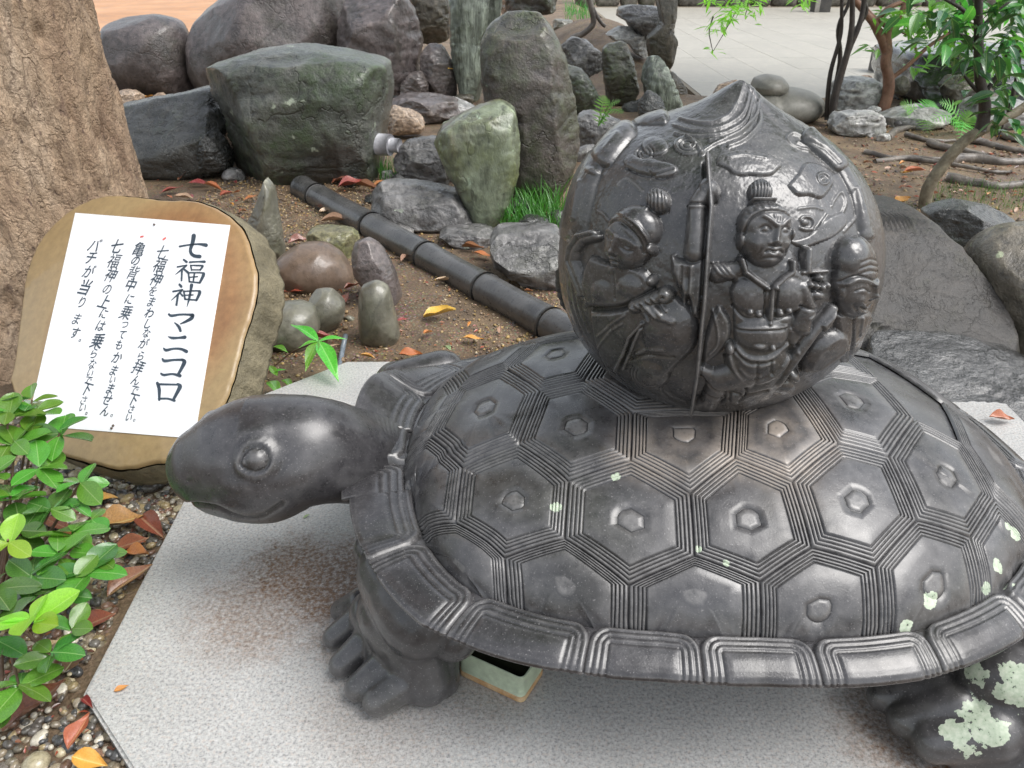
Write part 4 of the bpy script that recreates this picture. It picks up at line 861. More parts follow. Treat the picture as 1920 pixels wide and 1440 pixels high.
rock('rock', 'pointed upright green grey stone behind the sign', [(498,334),(513,352),(520,402),(533,470),(530,494),(505,502),(480,500),(468,470),(464,425),(480,385)], 500, ms['olive'], T=.10, e=.7, cuts=4, seed=18, nz=.03)
rock('cobble', 'smooth oval brown cobble beside the pointed stone', [(511,522),(520,485),(560,460),(605,458),(640,478),(662,512),(660,538),(620,550),(560,546),(525,536)], 546, ms['egg'], e=.98, cuts=1, cutd=(.95, .98), nz=.01, lev=6, seed=19, T=.16)
rock('cobble', 'rough yellow green mossy cobble behind the brown oval one', [(575,440),(585,427),(620,425),(660,430),(675,445),(672,475),(650,486),(600,470),(576,458)], 486, ms['yellow'], e=.8, cuts=3, seed=20, nz=.03)
rock('cobble', 'upright purple grey cobble leaning right of the brown oval one', [(660,475),(665,455),(688,446),(715,463),(740,508),(754,560),(748,590),(715,575),(690,545),(664,512)], 575, ms['lilac'], e=.8, cuts=4, seed=21, nz=.02, T=.09)
rock('cobble', 'egg shaped olive grey cobble with a crack nearest the plinth', [(668,565),(680,535),(705,526),(728,538),(742,590),(750,630),(736,650),(705,653),(680,642),(671,605)], 650, ms['olive'], e=.95, cuts=1, nz=.012, lev=6, seed=22, T=.08)
rock('cobble', 'rounded pale olive cobble right of the low grey one near the sign', [(574,575),(588,546),(620,543),(646,568),(643,600),(615,624),(585,620)], 622, ms['olive'], e=.95, cuts=1, nz=.012, seed=23, T=.09)
rock('cobble', 'low grey cobble half buried next to the right side of the sign', [(494,600),(515,573),(560,567),(590,580),(600,615),(585,650),(530,658),(500,640)], 655, ms['olive'], e=.95, cuts=1, nz=.012, seed=24, T=.12)
# top centre bank
rock('rock', 'mossy dark rock at the top edge above the tallest stone', [(938,-30),(1040,-30),(1045,20),(1010,30),(950,40),(935,10)], 130, ms['tall'], seed=25, e=.7)
rock('rock', 'dull green grey rock on the bank right of the tallest stone top', [(1034,40),(1046,34),(1072,38),(1080,56),(1068,62),(1040,62)], 100, ms['olive'], seed=26, e=.7)
rock('rock', 'grey rough rock behind the little fern', [(1052,85),(1075,70),(1100,75),(1118,92),(1130,100),(1130,130),(1105,150),(1068,140),(1055,110)], 195, ms['grey'], seed=27, e=.6)
rock('rock', 'grey sloping rock behind the fern, left of the dark green block', [(1062,120),(1090,130),(1110,155),(1128,190),(1125,225),(1085,222),(1066,170)], 228, ms['green'], seed=28, e=.7)
rock('rock', 'small dark rock with a pale yellow top beside the tallest stone', [(1070,150),(1080,145),(1098,150),(1101,170),(1098,195),(1085,205),(1073,195),(1068,165)], 212, ms['dark'], seed=29, e=.6)
rock('rock', 'dark green block rock with a smooth rounded top above the fern', [(1130,90),(1145,80),(1172,82),(1186,110),(1194,150),(1198,180),(1180,196),(1140,190),(1130,150)], 205, ms['tall'], seed=30, e=.6, lev=6, extra=[(0, -.5, .85, .88)])
rock('rock', 'smooth grey green capstone above the dark green block', [(1134,60),(1150,50),(1180,48),(1206,60),(1214,90),(1210,108),(1190,100),(1178,82),(1150,76)], 150, ms['pale'], seed=31, e=.8)
rock('rock', 'wet pale grey rock on top of the bank by the mossy column', [(1158,30),(1164,14),(1200,10),(1240,16),(1252,32),(1244,70),(1210,76),(1175,40)], 150, ms['grey'], seed=32, e=.6, extra=[(0, -.5, .86, .8)])
rock('standing_stone', 'mossy brown column rock at the edge of the paved court', [(1222,-40),(1266,-40),(1268,30),(1262,60),(1270,80),(1258,130),(1236,120),(1215,110),(1212,70),(1240,40)], 165, ms['brown'], seed=33, e=.6)
rock('rock', 'bright green folded rock behind the top of the ball', [(1205,150),(1210,112),(1235,106),(1250,125),(1262,150),(1275,185),(1288,230),(1240,240),(1215,215)], 225, ms['stripe'], seed=34, e=.5, cuts=7, nz=.04)
rock('rock', 'brown rounded rock peeping out right of the green folded rock', [(1240,140),(1262,136),(1280,155),(1290,176),(1278,186),(1255,182)], 185, ms['brown'], seed=35, e=.8, back=1.5)
rock('rock', 'black wet rock in the gap behind the ball', [(1198,195),(1215,170),(1240,185),(1250,225),(1230,240),(1200,225)], 240, ms['dark'], seed=36, e=.7)
rock('rock', 'pale wet ledge rock under the fern', [(1082,222),(1100,205),(1140,218),(1172,232),(1170,260),(1130,290),(1090,292),(1080,260)], 285, ms['grey'], seed=37, e=.6, extra=[(0, -.5, .86, .75)])
# right side beyond the ball
rock('rock', 'grey rock with a white wet top behind the thin dark stems', [(1556,190),(1572,152),(1600,146),(1635,148),(1660,165),(1655,195),(1630,212),(1575,212)], 212, ms['pale'], seed=38, e=.65, cuts=7)
rock('rock', 'oblong pale striped stone lying at the foot of the thin dark stems', [(1558,222),(1572,212),(1640,210),(1652,225),(1652,246),(1640,254),(1580,252),(1560,244)], 254, ms['pale'], seed=39, e=.5, cuts=4)
rock('rock', 'long white wet stone right of the reddish trunk', [(1648,222),(1690,206),(1745,198),(1780,212),(1784,226),(1740,232),(1700,238),(1660,236)], 238, ms['pale'], seed=40, e=.6, extra=[(0, -.4, .9, .8)])
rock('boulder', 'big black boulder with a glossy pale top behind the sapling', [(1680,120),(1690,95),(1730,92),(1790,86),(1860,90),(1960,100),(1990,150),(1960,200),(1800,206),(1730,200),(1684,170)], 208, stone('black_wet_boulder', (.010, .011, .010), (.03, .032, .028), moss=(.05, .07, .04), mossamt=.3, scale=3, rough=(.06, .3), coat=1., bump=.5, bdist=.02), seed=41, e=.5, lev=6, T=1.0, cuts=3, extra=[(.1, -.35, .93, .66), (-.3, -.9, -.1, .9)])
rock('rock', 'brown rock with a pale pink top at the foot of the black boulder', [(1768,160),(1785,142),(1830,145),(1862,160),(1860,195),(1810,210),(1775,195)], 212, ms['brown'], seed=42, e=.6, back=-.2)
rock('rock', 'grey white rock at the right edge under the hanging leaves', [(1806,205),(1830,186),(1900,186),(1950,200),(1950,235),(1850,240),(1808,228)], 240, ms['pale'], seed=43, e=.6)
rock('rock', 'dark green wet rock lying on the soil right of the ball', [(1738,402),(1765,388),(1800,380),(1850,388),(1885,400),(1906,425),(1900,470),(1870,492),(1820,488),(1780,460),(1750,430)], 488, ms['dark'], T=.2, seed=44, e=.7, cuts=5, lev=6, nz=.025, extra=[(.3, -.3, .9, .8), (-.6, -.75, .2, .8)])
rock('boulder', 'large rounded brown grey boulder cut by the right edge', [(1812,640),(1818,560),(1835,490),(1870,452),(1925,430),(2050,430),(2110,540),(2090,700),(1930,690),(1850,668)], 665, ms['brown'], T=.32, seed=45, e=.85, cuts=3, lev=6, nz=.02)
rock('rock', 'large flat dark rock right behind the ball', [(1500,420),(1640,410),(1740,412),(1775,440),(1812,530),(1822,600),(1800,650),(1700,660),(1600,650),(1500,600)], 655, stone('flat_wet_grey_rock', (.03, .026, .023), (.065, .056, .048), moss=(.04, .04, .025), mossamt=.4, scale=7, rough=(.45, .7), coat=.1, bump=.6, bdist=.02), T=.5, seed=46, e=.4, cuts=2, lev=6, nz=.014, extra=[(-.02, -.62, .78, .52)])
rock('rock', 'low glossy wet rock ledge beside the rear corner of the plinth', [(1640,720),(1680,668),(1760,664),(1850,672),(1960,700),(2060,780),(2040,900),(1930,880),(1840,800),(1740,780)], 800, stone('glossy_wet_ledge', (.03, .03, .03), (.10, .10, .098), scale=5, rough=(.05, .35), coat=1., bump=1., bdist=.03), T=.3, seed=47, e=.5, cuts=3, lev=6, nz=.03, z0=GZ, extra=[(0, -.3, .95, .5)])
# filler rocks closing the dark gaps of the bank
for k, (px_, py_, w_, h_, b_, mt, lab) in enumerate([(690, 215, 60, 30, 250, 'lilac', 'flat mauve rock behind the mossy block'), (1000, 420, 60, 30, 445, 'dark', 'dark rock in the shade below the tallest stone'), (700, 372, 40, 12, 380, 'dark', 'dark stone behind the upper end of the bamboo'),
        (1690, 160, 30, 40, 205, 'brown', 'small brown rock between the reddish trunk and the black boulder'), (1640, 205, 26, 14, 222, 'pale', 'small white stone at the foot of the reddish trunk'), (1625, 145, 22, 10, 150, 'sand', 'little tan stone on the edge of the court')]):
    a = np.linspace(0, 2 * np.pi, 10, endpoint=False) ; rock('rock', lab, [(px_ + w_ * .5 * math.cos(t) * random.uniform(.85, 1.1), py_ - h_ * .5 * math.sin(t) * random.uniform(.85, 1.1)) for t in a], b_, ms[mt], seed=60 + k, e=.75, lev=5)

# small stones wedged between the big ones
SL = ['below the left end of the mossy block', 'at the right end of the mossy block by the grass', 'in front of the wide low rock', 'between the thin flat rock and the layered rock', 'half hidden by the left edge of the ball', 'under the tallest standing stone', 'just left of the pipe fitting', 'in the grass below the pipe fitting', 'at the left foot of the light green slab', 'on the ledge behind the ball shoulder', 'right beside the tallest stone near the ball', 'behind the ball top near the green folded rock', 'below the dark green block rock', 'between the grey rough rock and the dark green block', 'under the capstone behind the ball tip', 'beside the upper right of the tallest stone', 'at the foot of the pale striped stone', 'left of the white wet stone', 'under the angular boulder', 'at the right end of the long white stone', 'in front of the brown pink topped rock', 'left of the thin dark stems', 'on the soil right of the oblong striped stone', 'between the two olive cobbles', 'left of the egg shaped cobble', 'left of the dark green wet rock', 'below the dark green wet rock', 'at the left foot of the right boulder', 'at the left end of the glossy ledge', 'beside the sandy orange stone', 'at the left foot of the long flat rock', 'under the right corner of the mossy block', 'on the ledge close to the ball', 'in front of the layered rock by the bamboo']
rs_ = random.Random(4); D5, F5 = ico(4)
for k, (px, py, sz, mt) in enumerate([(440,336,22,'grey'),(742,352,26,'dark'),(755,440,22,'grey'),(905,440,24,'dark'),(1052,420,30,'dark'),(985,400,30,'dark'),(700,300,20,'pale'),(728,336,18,'pale'),(880,350,22,'green'),(1100,300,30,'grey'),(1060,300,24,'dark'),(1190,210,24,'dark'),(1150,200,20,'brown'),(1120,150,22,'grey'),(1215,200,20,'dark'),(1050,150,24,'green'),(870,195,20,'brown'),(820,200,20,'lilac'),(740,190,22,'dark'),(1690,236,20,'grey'),(1800,232,26,'dark'),(1545,216,22,'dark'),(1655,262,14,'pale'),(570,610,14,'olive'),(655,600,12,'olive'),(1755,452,24,'dark'),(1830,486,22,'dark'),(1810,640,26,'grey'),(1700,712,30,'dark'),(300,192,18,'sand'),(250,330,20,'grey'),(660,348,18,'dark'),(1085,265,22,'pale'),(1020,470,16,'grey')]):
    p_ = onz(px, py, GZ); s_ = sz / F * p_[1]; V = D5 * np.array([1, .8, .7]); 
    for q in range(7):
        n = np.array([rs_.gauss(0, 1) for _ in range(3)]); n /= np.linalg.norm(n); t_ = V @ n; m_ = t_.max() * rs_.uniform(.65, .92); kk = t_ > m_; V[kk] -= n * (t_[kk] - m_)[:, None]
    V = (V + vnoise(V, 3, k, 3)[:, None] * .08) * s_ + p_ + [0, 0, s_ * .25]; o = thing_mesh('stone', V, F5, ms[mt]); tag(o, {'grey': 'small grey', 'dark': 'small dark', 'brown': 'small brown', 'green': 'small green grey', 'pale': 'small pale', 'lilac': 'small mauve', 'olive': 'small olive', 'sand': 'small sandy'}[mt] + ' stone ' + SL[k], 'stone', 'small stones between the garden rocks')
# ------------------------------------------------------------------ paved court, wall, posts, clay path
def simple(name, c1, c2, scale=5, rough=(.5, .8), bump=.2, bdist=.005, streak=(1, 1, 1), coat=0, fine=6):
    m, nt, b = nodes(name); g = NB(nt); v = g.scale(g.coord(), streak); n1 = g.noise(v, scale, 5, .6, .2); n2 = g.noise(v, scale * fine, 4, .65)
    col = g.ramp(n1, [(.33, c1), (.67, c2)]); col = g.mix(1., col, g.ramp(n2, [(.25, .75), (.75, 1.2)]), 'MULTIPLY'); g.L.new(col, b.inputs['Base Color'])
    g.L.new(g.ramp(n2, [(.3, rough[0]), (.7, rough[1])]), b.inputs['Roughness']); b.inputs['Coat Weight'].default_value = coat; b.inputs['Coat Roughness'].default_value = .1
    g.L.new(g.bump(g.math('ADD', n1, n2), bump, bdist), b.inputs['Normal']); return m
m_pave = simple('wet_paving_stone', (.37, .35, .30), (.42, .395, .34), scale=.4, rough=(.35, .5), bump=0., fine=30)
m_joint = simple('joint_sand', (.20, .17, .12), (.24, .2, .15), scale=8)
CZ = GZ - .05
V, Fc = box((1.95, 8.6, CZ - .1), (26, 22.2, CZ - .004)); court = link('pavement', mesh_np('pavement', V, Fc, m_joint, False)); tag(court, kind='structure')
V0, F0 = box((0, 0, -.05), (.5515, 1.0975, .0)); me = mesh_np('paving_slab', V0, F0, m_pave, False)
x = 2.0; i = 0
for i in range(20):
    for j in range(12):
        xx_, yy_ = 2.0 + i * .555, 8.65 + j * 1.1 + (i % 2) * .0
        o = link('paving_slab', me, court, (xx_, yy_, CZ + random.uniform(-.0008, .0008)))
m_wall = stone('old_wall_stone', (.10, .09, .07), (.2, .18, .15), moss=(.06, .07, .04), mossamt=.45, scale=2, bump=.6, bdist=.03, coat=.1)
wall = empty('stone_wall', (2, 22.4, CZ)); tag(wall, 'low wall of rough brown stones at the far side of the paved court', 'wall')
D, Fi = ico(3)
for r_ in range(3):
    x = 1.6 + (r_ % 2) * .25
    while x < 14:
        w_ = random.uniform(.42, .8); V = np.sign(D) * np.abs(D) ** .55 * np.array([w_ * .49, .22, .26]); V = V + vnoise(V + x, 3, r_)[:, None] * .03
        part('stone', V + np.array([x + w_ / 2, 22.5 + random.uniform(-.03, .03), CZ + .2 + r_ * .47]), Fi, m_wall, wall); x += w_
V, Fc = box((-30, 9.0, GZ - .05), (-1.9, 75, GZ + .012))
m_clay = simple('orange_clay', (.42, .22, .11), (.55, .31, .17), scale=.6, rough=(.5, .8), bump=.1)
o = link('path', mesh_np('path', V, Fc, m_clay, False)); tag(o, kind='structure')
m_post = simple('dark_granite_post', (.03, .03, .03), (.07, .065, .06), scale=6, rough=(.3, .6)); m_postl = simple('pale_post_face', (.2, .19, .17), (.3, .28, .25), scale=6)  # cap and left front strip get a paler colour than the shaft
def post(px, py, wpx, hpx, lab):
    g0 = onz(px, py, CZ); w_ = wpx / F * g0[1] / 2; h_ = hpx / F * g0[1]
    t = empty('stone_post', g0); tag(t, lab, 'post')
    V, Fc = box((-w_, -w_, -.02), (w_, w_, h_)); part('shaft', V + g0, Fc, m_post, t, False)
    V, Fc = box((-w_ * 1.02 - .004, -w_ - .006, 0), (-w_ * .45, -w_ + .003, h_ * .98)); part('pale_face', V + g0, Fc, m_postl, t, False)
    V = np.array([[-w_ * 1.15, -w_ * 1.15, h_], [w_ * 1.15, -w_ * 1.15, h_], [w_ * 1.15, w_ * 1.15, h_], [-w_ * 1.15, w_ * 1.15, h_], [0, 0, h_ + w_ * .7]]); part('cap', V + g0, np.array([[0, 1, 4], [1, 2, 4], [2, 3, 4], [3, 0, 4], [0, 2, 1], [0, 3, 2]]), m_postl, t, False)
post(1657, 134, 40, 36, 'short dark stone post at the edge of the court behind the reddish trunk')
post(1537, 22, 26, 60, 'far dark stone post standing against the far wall')
# lotus shaped basin stone and the round pebble on it
m_lot = simple('smooth_carved_stone', (.17, .165, .14), (.25, .24, .21), scale=5, rough=(.35, .6), bump=.1)
c_ = onz(1472, 226, GZ + .02); s_ = 78 / F * c_[1]
t = empty('carved_lotus_stone', c_); tag(t, 'smooth grey carved stone disc with a raised leaf edge behind the ball tip', 'carved stone')
D, Fi = ico(5); V = np.sign(D) * np.abs(D) ** .9 * np.array([s_, s_ * .9, s_ * .42]); V[:, 2] += .05 * s_ / .4; V[:, 2] -= .10 * np.exp(-((V[:, 0] + s_ * .2) / .03) ** 2) * (V[:, 2] > 0) * .25
part('disc', V + c_ + [0, s_ * .5, .04], Fi, m_lot, t)
pts = np.array([[s_ * .1, -s_ * .45, .18], [s_ * .4, -s_ * .55, .16], [s_ * .62, -s_ * .3, .15], [s_ * .9, -s_ * .1, .10]]) ; V, Fc = tube(smooth_path(pts, 16) * np.array([1, 1, s_ / .5]) + c_ + [0, s_ * .4, .03], .02, 8); part('leaf_edge', V, Fc, m_lot, t)
rock('pebble', 'smooth round grey pebble resting on the carved lotus stone', [(1408,162),(1416,146),(1440,139),(1466,144),(1478,160),(1470,176),(1440,183),(1416,177)], 200, m_lot, e=1., cuts=0, nz=.004, cat='pebble', group=None, yc=c_[1] + .15, T=.2, back=0)
rock('rock', 'tan stone peeping out between the ball tip and the lotus stone', [(1335,180),(1350,158),(1380,150),(1400,165),(1400,200),(1350,210)], 215, ms['sand'], e=.8, seed=72)

# ------------------------------------------------------------------ big trunk at the left
m_bark = None
def bark_mat():
    m, nt, b = nodes('flaky_orange_bark'); g = NB(nt); v0 = g.coord('Object', False); v = g.scale(v0, (1, 1, .38)); n1 = g.noise(v, 5, 6, .65, .6); n2 = g.noise(v, 24, 6, .7, .5); n3 = g.noise(v0, 70, 4, .7)
    col = g.ramp(n1, [(.3, (.22, .14, .09)), (.5, (.42, .30, .20)), (.7, (.58, .45, .33))])
    col = g.mix(g.ramp(n2, [(.28, .9), (.42, 0)]), col, (.10, .055, .04)); col = g.mix(1., col, g.ramp(n3, [(.3, .7), (.7, 1.25)]), 'MULTIPLY')
    col = g.mix(g.ramp(g.voro(g.scale(v0, (1, 1, .6)), 22), [(.05, .65), (.16, 0)]), col, (.09, .055, .05))
    g.L.new(col, b.inputs['Base Color']); b.inputs['Roughness'].default_value = .75
    pl_ = g.voro(g.mix(.12, g.scale(v0, (1, 1, .45)), g.noise(v0, 12, 4)), 15, 'DISTANCE_TO_EDGE'); crk = g.ramp(pl_, [(0, 0), (.07, 1)]); col = g.mix(g.math('MULTIPLY', g.math('SUBTRACT', 1., crk), g.ramp(n1, [(.42, .0), (.6, .5)])), col, (.12, .075, .05)); g.L.new(col, b.inputs['Base Color'])
    hh_ = g.math('ADD', g.math('MULTIPLY', n2, 1.2), g.math('MULTIPLY', n3, .4)); hh_ = g.math('ADD', hh_, g.math('MULTIPLY', crk, .14))
    g.L.new(g.bump(hh_, 1., .03), b.inputs['Normal']); return m
m_bark = bark_mat()
NZ, NAa = 240, 300; zz = np.linspace(-.15, 4.5, NZ) ; a = np.linspace(0, 2 * np.pi, NAa, endpoint=False)
ZZ, AA = np.meshgrid(zz, a, indexing='ij'); tc = np.array([-1.93, 3.02])
Rt = .47 + .13 * np.exp(-(ZZ + .1) / .22) + .012 * np.exp(-(ZZ - .4) ** 2 / .1) - .006 * ZZ
lob = 1 + .05 * np.cos(5 * AA + 1) * np.exp(-ZZ / .5) + .02 * np.cos(3 * AA + ZZ)
Pn = np.stack([np.cos(AA).ravel() * .47, np.sin(AA).ravel() * .47, ZZ.ravel() * .35], 1)
nzv = vnoise(Pn, 9, 3, 4).reshape(ZZ.shape); rg = (1 - 2 * np.abs(vnoise(Pn * np.array([1, 1, .7]), 13, 8, 3))).reshape(ZZ.shape)
Rt = Rt * lob + nzv * .02 - np.clip(rg - .55, 0, 1) * .05 + vnoise(Pn * np.array([1, 1, 2.2]), 34, 5, 3).reshape(ZZ.shape) * .010
V = np.stack([tc[0] + Rt * np.cos(AA), tc[1] + Rt * np.sin(AA), ZZ], -1).reshape(-1, 3)
tree = empty('tree', (tc[0], tc[1], 0)); tag(tree, 'thick tree trunk with flaky orange brown bark behind the sign', 'tree')
part('trunk', V, grid_faces(NZ, NAa, False, True)[:, ::-1], m_bark, tree)
# limbs and high crown, mostly above the picture
for k, (dx, dy, dz, r_) in enumerate([(1.6, .6, 1.6, .2), (-1.2, 1.0, 1.8, .2), (.3, 1.9, 1.7, .18), (-.4, -.8, 2.1, .17)]):
    p0 = np.array([tc[0], tc[1], 4.2]); V, Fc = tube(smooth_path([p0, p0 + [dx * .35, dy * .35, dz * .5], p0 + [dx, dy, dz]], 10), np.linspace(.3, .09, 10), 14, True, .05, k); part('limb', V, Fc, m_bark, tree)

# ------------------------------------------------------------------ bamboo edging pole
m_bam = simple('dark_weathered_bamboo', (.045, .045, .045), (.10, .098, .095), scale=7, rough=(.22, .45), bump=.25, bdist=.004, streak=(1, 1, 1), coat=.35, fine=9)
ba = onz(565, 352, GZ + .02); bb = onz(1075, 632, GZ + .05)
pole = empty('bamboo_pole', (ba + bb) / 2); tag(pole, 'thick dark weathered bamboo pole lying diagonally across the gravel', 'bamboo pole')
L = np.linalg.norm(bb - ba); u = (bb - ba) / L
px_nodes = [(613, 372), (712, 432), (812, 462), (918, 535), (1010, 590)]
ts = [0.0]
for q in [(600, 362), (705, 420), (810, 478), (920, 540), (1035, 612)]:
    w_ = onz(*q, GZ + .04); ts.append(float(np.clip((w_ - ba) @ u, .02, L)))
ts.append(L + .25)
side = np.cross(u, [0, 0, 1.])
for k in range(len(ts) - 1):
    t0, t1 = ts[k] + (0 if k == 0 else .0015), ts[k + 1] - .0015; n = 26; tt = np.linspace(t0, t1, n); rb = .078 - .008 * tt / L
    f = (tt - t0) / (t1 - t0); rr = rb * (1 - .05 * np.sin(np.pi * f) + .05 * np.exp(-((f - 1) * (t1 - t0) / .012) ** 2) - .05 * np.exp(-(f * (t1 - t0) / .006) ** 2) + .03 * np.exp(-((f * (t1 - t0) - .02) / .01) ** 2))
    V, Fc = tube(ba + u * tt[:, None], rr, 40, True, .012, k); part('segment', V, Fc, m_bam, pole)
# small grey pipe by the plinth, white pipe end by the rocks
pp = [onz(648, 628, GZ + .05), onz(643, 652, GZ + .02), onz(636, 690, GZ - .01)]
V, Fc = tube(pp, .010, 12); o = thing_mesh('plastic_pipe', V, Fc, simple('grey_pvc', (.13, .16, .19), (.18, .21, .24), rough=(.2, .35))); tag(o, 'thin grey plastic pipe sticking up behind the plinth edge', 'pipe')
m_pvc = simple('white_pvc', (.42, .42, .45), (.5, .5, .53), rough=(.25, .4)); pc = ony(722, 270, 5.25); t = empty('pipe_fitting', pc); tag(t, 'pale grey plastic pipe fitting beside the mossy block', 'pipe fitting')
V, Fc = tube([pc + [-.06, 0, 0], pc + [.04, -.03, 0]], .068, 24); part('socket', V, Fc, m_pvc, t); V, Fc = tube([pc + [.04, -.03, 0], pc + [.10, -.05, 0]], .045, 24); part('nozzle', V, Fc, m_pvc, t)
# ------------------------------------------------------------------ sign: paper board on a slice of log
RT = np.array([1., 0, 0]); UP = np.array([0, SP, CP]); FW = np.array([0, CP, -SP])
n_in = .350 * RT - .34 * UP + .873 * FW; n_in /= np.linalg.norm(n_in)
C0 = np.array([0, 0, H]) + ray(250, 610) * 2.28
def onface(px, py, lift=0.):
    d = ray(px, py); o_ = np.array([0, 0, H]); t = ((C0 - n_in * lift - o_) @ n_in) / (d @ n_in); return o_ + d * t
oc = [(16,715),(24,686),(33,620),(40,565),(46,521),(60,477),(80,441),(118,402),(161,376),(205,365),(258,368),(310,374),(354,374),(390,383),(427,404),(456,437),(472,489),(478,513),(476,553),(465,598),(455,626),(441,682),(425,735),(403,779),(364,823),(328,859),(282,869),(225,879),(169,868),(121,855),(90,839),(60,803),(38,767)]
O2 = smooth_path(np.array(oc + oc[:1], float), 260)[:-1]; NP = len(O2)
ang_ = np.arctan2(O2[:, 1] - 620, O2[:, 0] - 245)
wob = 1 + .0025 * np.sin(ang_ * 34) * (np.sin(ang_) > .3) + .0015 * np.sin(ang_ * 57 + 1)
O2 = np.array([245, 620]) + (O2 - [245, 620]) * wob[:, None]
F3 = np.array([onface(a, b) for a, b in O2]); fc = F3.mean(0)
sign = empty('sign', (fc[0], fc[1], GZ)); tag(sign, 'white paper notice with brush lettering on a thick slice of log against the trunk', 'sign')
def wood_mats():
    m, nt, b = nodes('cut_wood_face'); g = NB(nt); geo = g.new('ShaderNodeNewGeometry'); v = geo.outputs['Position']
    dn = g.new('ShaderNodeVectorMath', operation='DISTANCE'); g.L.new(v, dn.inputs[0]); dn.inputs[1].default_value = tuple(fc + np.array([.05, 0, .03]))
    n1 = g.noise(v, 5, 5, .6, .5); n2 = g.noise(v, 40, 4, .7)
    r_ = g.math('ADD', dn.outputs['Value'], g.math('MULTIPLY', n1, .05)); ring = g.math('SINE', g.math('MULTIPLY', r_, 190))
    col = g.ramp(n1, [(.3, (.22, .105, .045)), (.5, (.31, .165, .07)), (.68, (.36, .21, .10))])
    col = g.mix(g.ramp(r_, [(.33, 0), (.42, .8)]), col, (.34, .25, .12)); col = g.mix(g.math('MULTIPLY', ring, .07), col, (.2, .1, .05))
    col = g.mix(1., col, g.ramp(n2, [(.3, .82), (.7, 1.1)]), 'MULTIPLY'); g.L.new(col, b.inputs['Base Color']); b.inputs['Roughness'].default_value = .45; b.inputs['Coat Weight'].default_value = .3
    g.L.new(g.bump(n2, .15, .003), b.inputs['Normal'])
    return m
m_wood = wood_mats(); m_lbark = simple('grey_log_bark', (.10, .085, .05), (.22, .19, .12), scale=9, rough=(.6, .85), bump=.9, bdist=.01)
# face: rings from rim to centre with a bevelled, slightly proud bark edge
V = []; 
for s_, l_ in ((1., -.012), (.992, -.003), (.975, .0), (.6, 0), (.2, 0), (0.001, 0)): V.append(fc + (F3 - fc) * s_ - n_in * l_)
part('cut_face', np.concatenate(V), grid_faces(6, NP, False, True), m_wood, sign)
V = []; ths = [0, .003, .010, .025, .045, .065, .085, .095]
for k, th_ in enumerate(ths):
    q = F3 + n_in * (.012 + th_); rg_ = .006 * np.abs(np.sin(ang_ * 26 + 2 * vnoise(np.stack([ang_ * 2, ang_ * 0, ang_ * 0], 1), 2, 3)))
    out = (F3 - fc) / np.linalg.norm(F3 - fc, axis=1)[:, None]
    V.append(q + out * (rg_ * min(1, th_ / .02) + .004 + .012 * math.sin(min(1, th_ / .095) * 1.5))[:, None] + vnoise(q, 20, 3)[:, None] * .0025 * out)
V.append(fc + (V[-1] - fc) * .0 + n_in * .1); part('bark', np.concatenate(V), grid_faces(len(ths) + 1, NP, False, True)[:, ::-1], m_lbark, sign)
# paper board
pc_ = [(141, 399), (431, 422), (364, 822), (51, 797)]
Pq = [onface(a, b, .0025) for a, b in pc_]; Pb = [p_ + n_in * .002 for p_ in Pq]
def paper_mat():
    m, nt, b = nodes('white_laminated_paper'); g = NB(nt); geo = g.new('ShaderNodeNewGeometry'); v = geo.outputs['Position']
    col = g.ramp(g.noise(v, 6, 4), [(.3, (.80, .81, .83)), (.7, (.86, .86, .87))]); sp = g.ramp(g.noise(v, 190, 2, .6), [(.74, 0), (.77, .4)]); col = g.mix(sp, col, (.5, .45, .42))
    g.L.new(col, b.inputs['Base Color']); b.inputs['Roughness'].default_value = .35; return m
nn = 12; uu = np.linspace(0, 1, nn); V = []
for a in uu:
    for b_ in uu: V.append((Pq[0] * (1 - a) + Pq[1] * a) * (1 - b_) + (Pq[3] * (1 - a) + Pq[2] * a) * b_)
V = np.array(V); V = V - n_in * (.0012 * np.abs(np.sin(np.arange(len(V)) * .7)))[:, None] * 0; V2 = np.concatenate([V, np.array(Pq), np.array(Pb)]); k = len(V)
side_ = np.array([[k + i, k + (i + 1) % 4, k + 4 + (i + 1) % 4, k + 4 + i] for i in range(4)])
board = part('paper_board', V2, np.concatenate([grid_faces(nn, nn)[:, ::-1] * 1, side_]), paper_mat(), sign, False)
m_ink = simple('dark_ink', (.025, .04, .06), (.05, .075, .10), scale=30, rough=(.4, .6), bump=0)
m_red = simple('red_ink', (.6, .08, .08), (.7, .15, .12), bump=0)
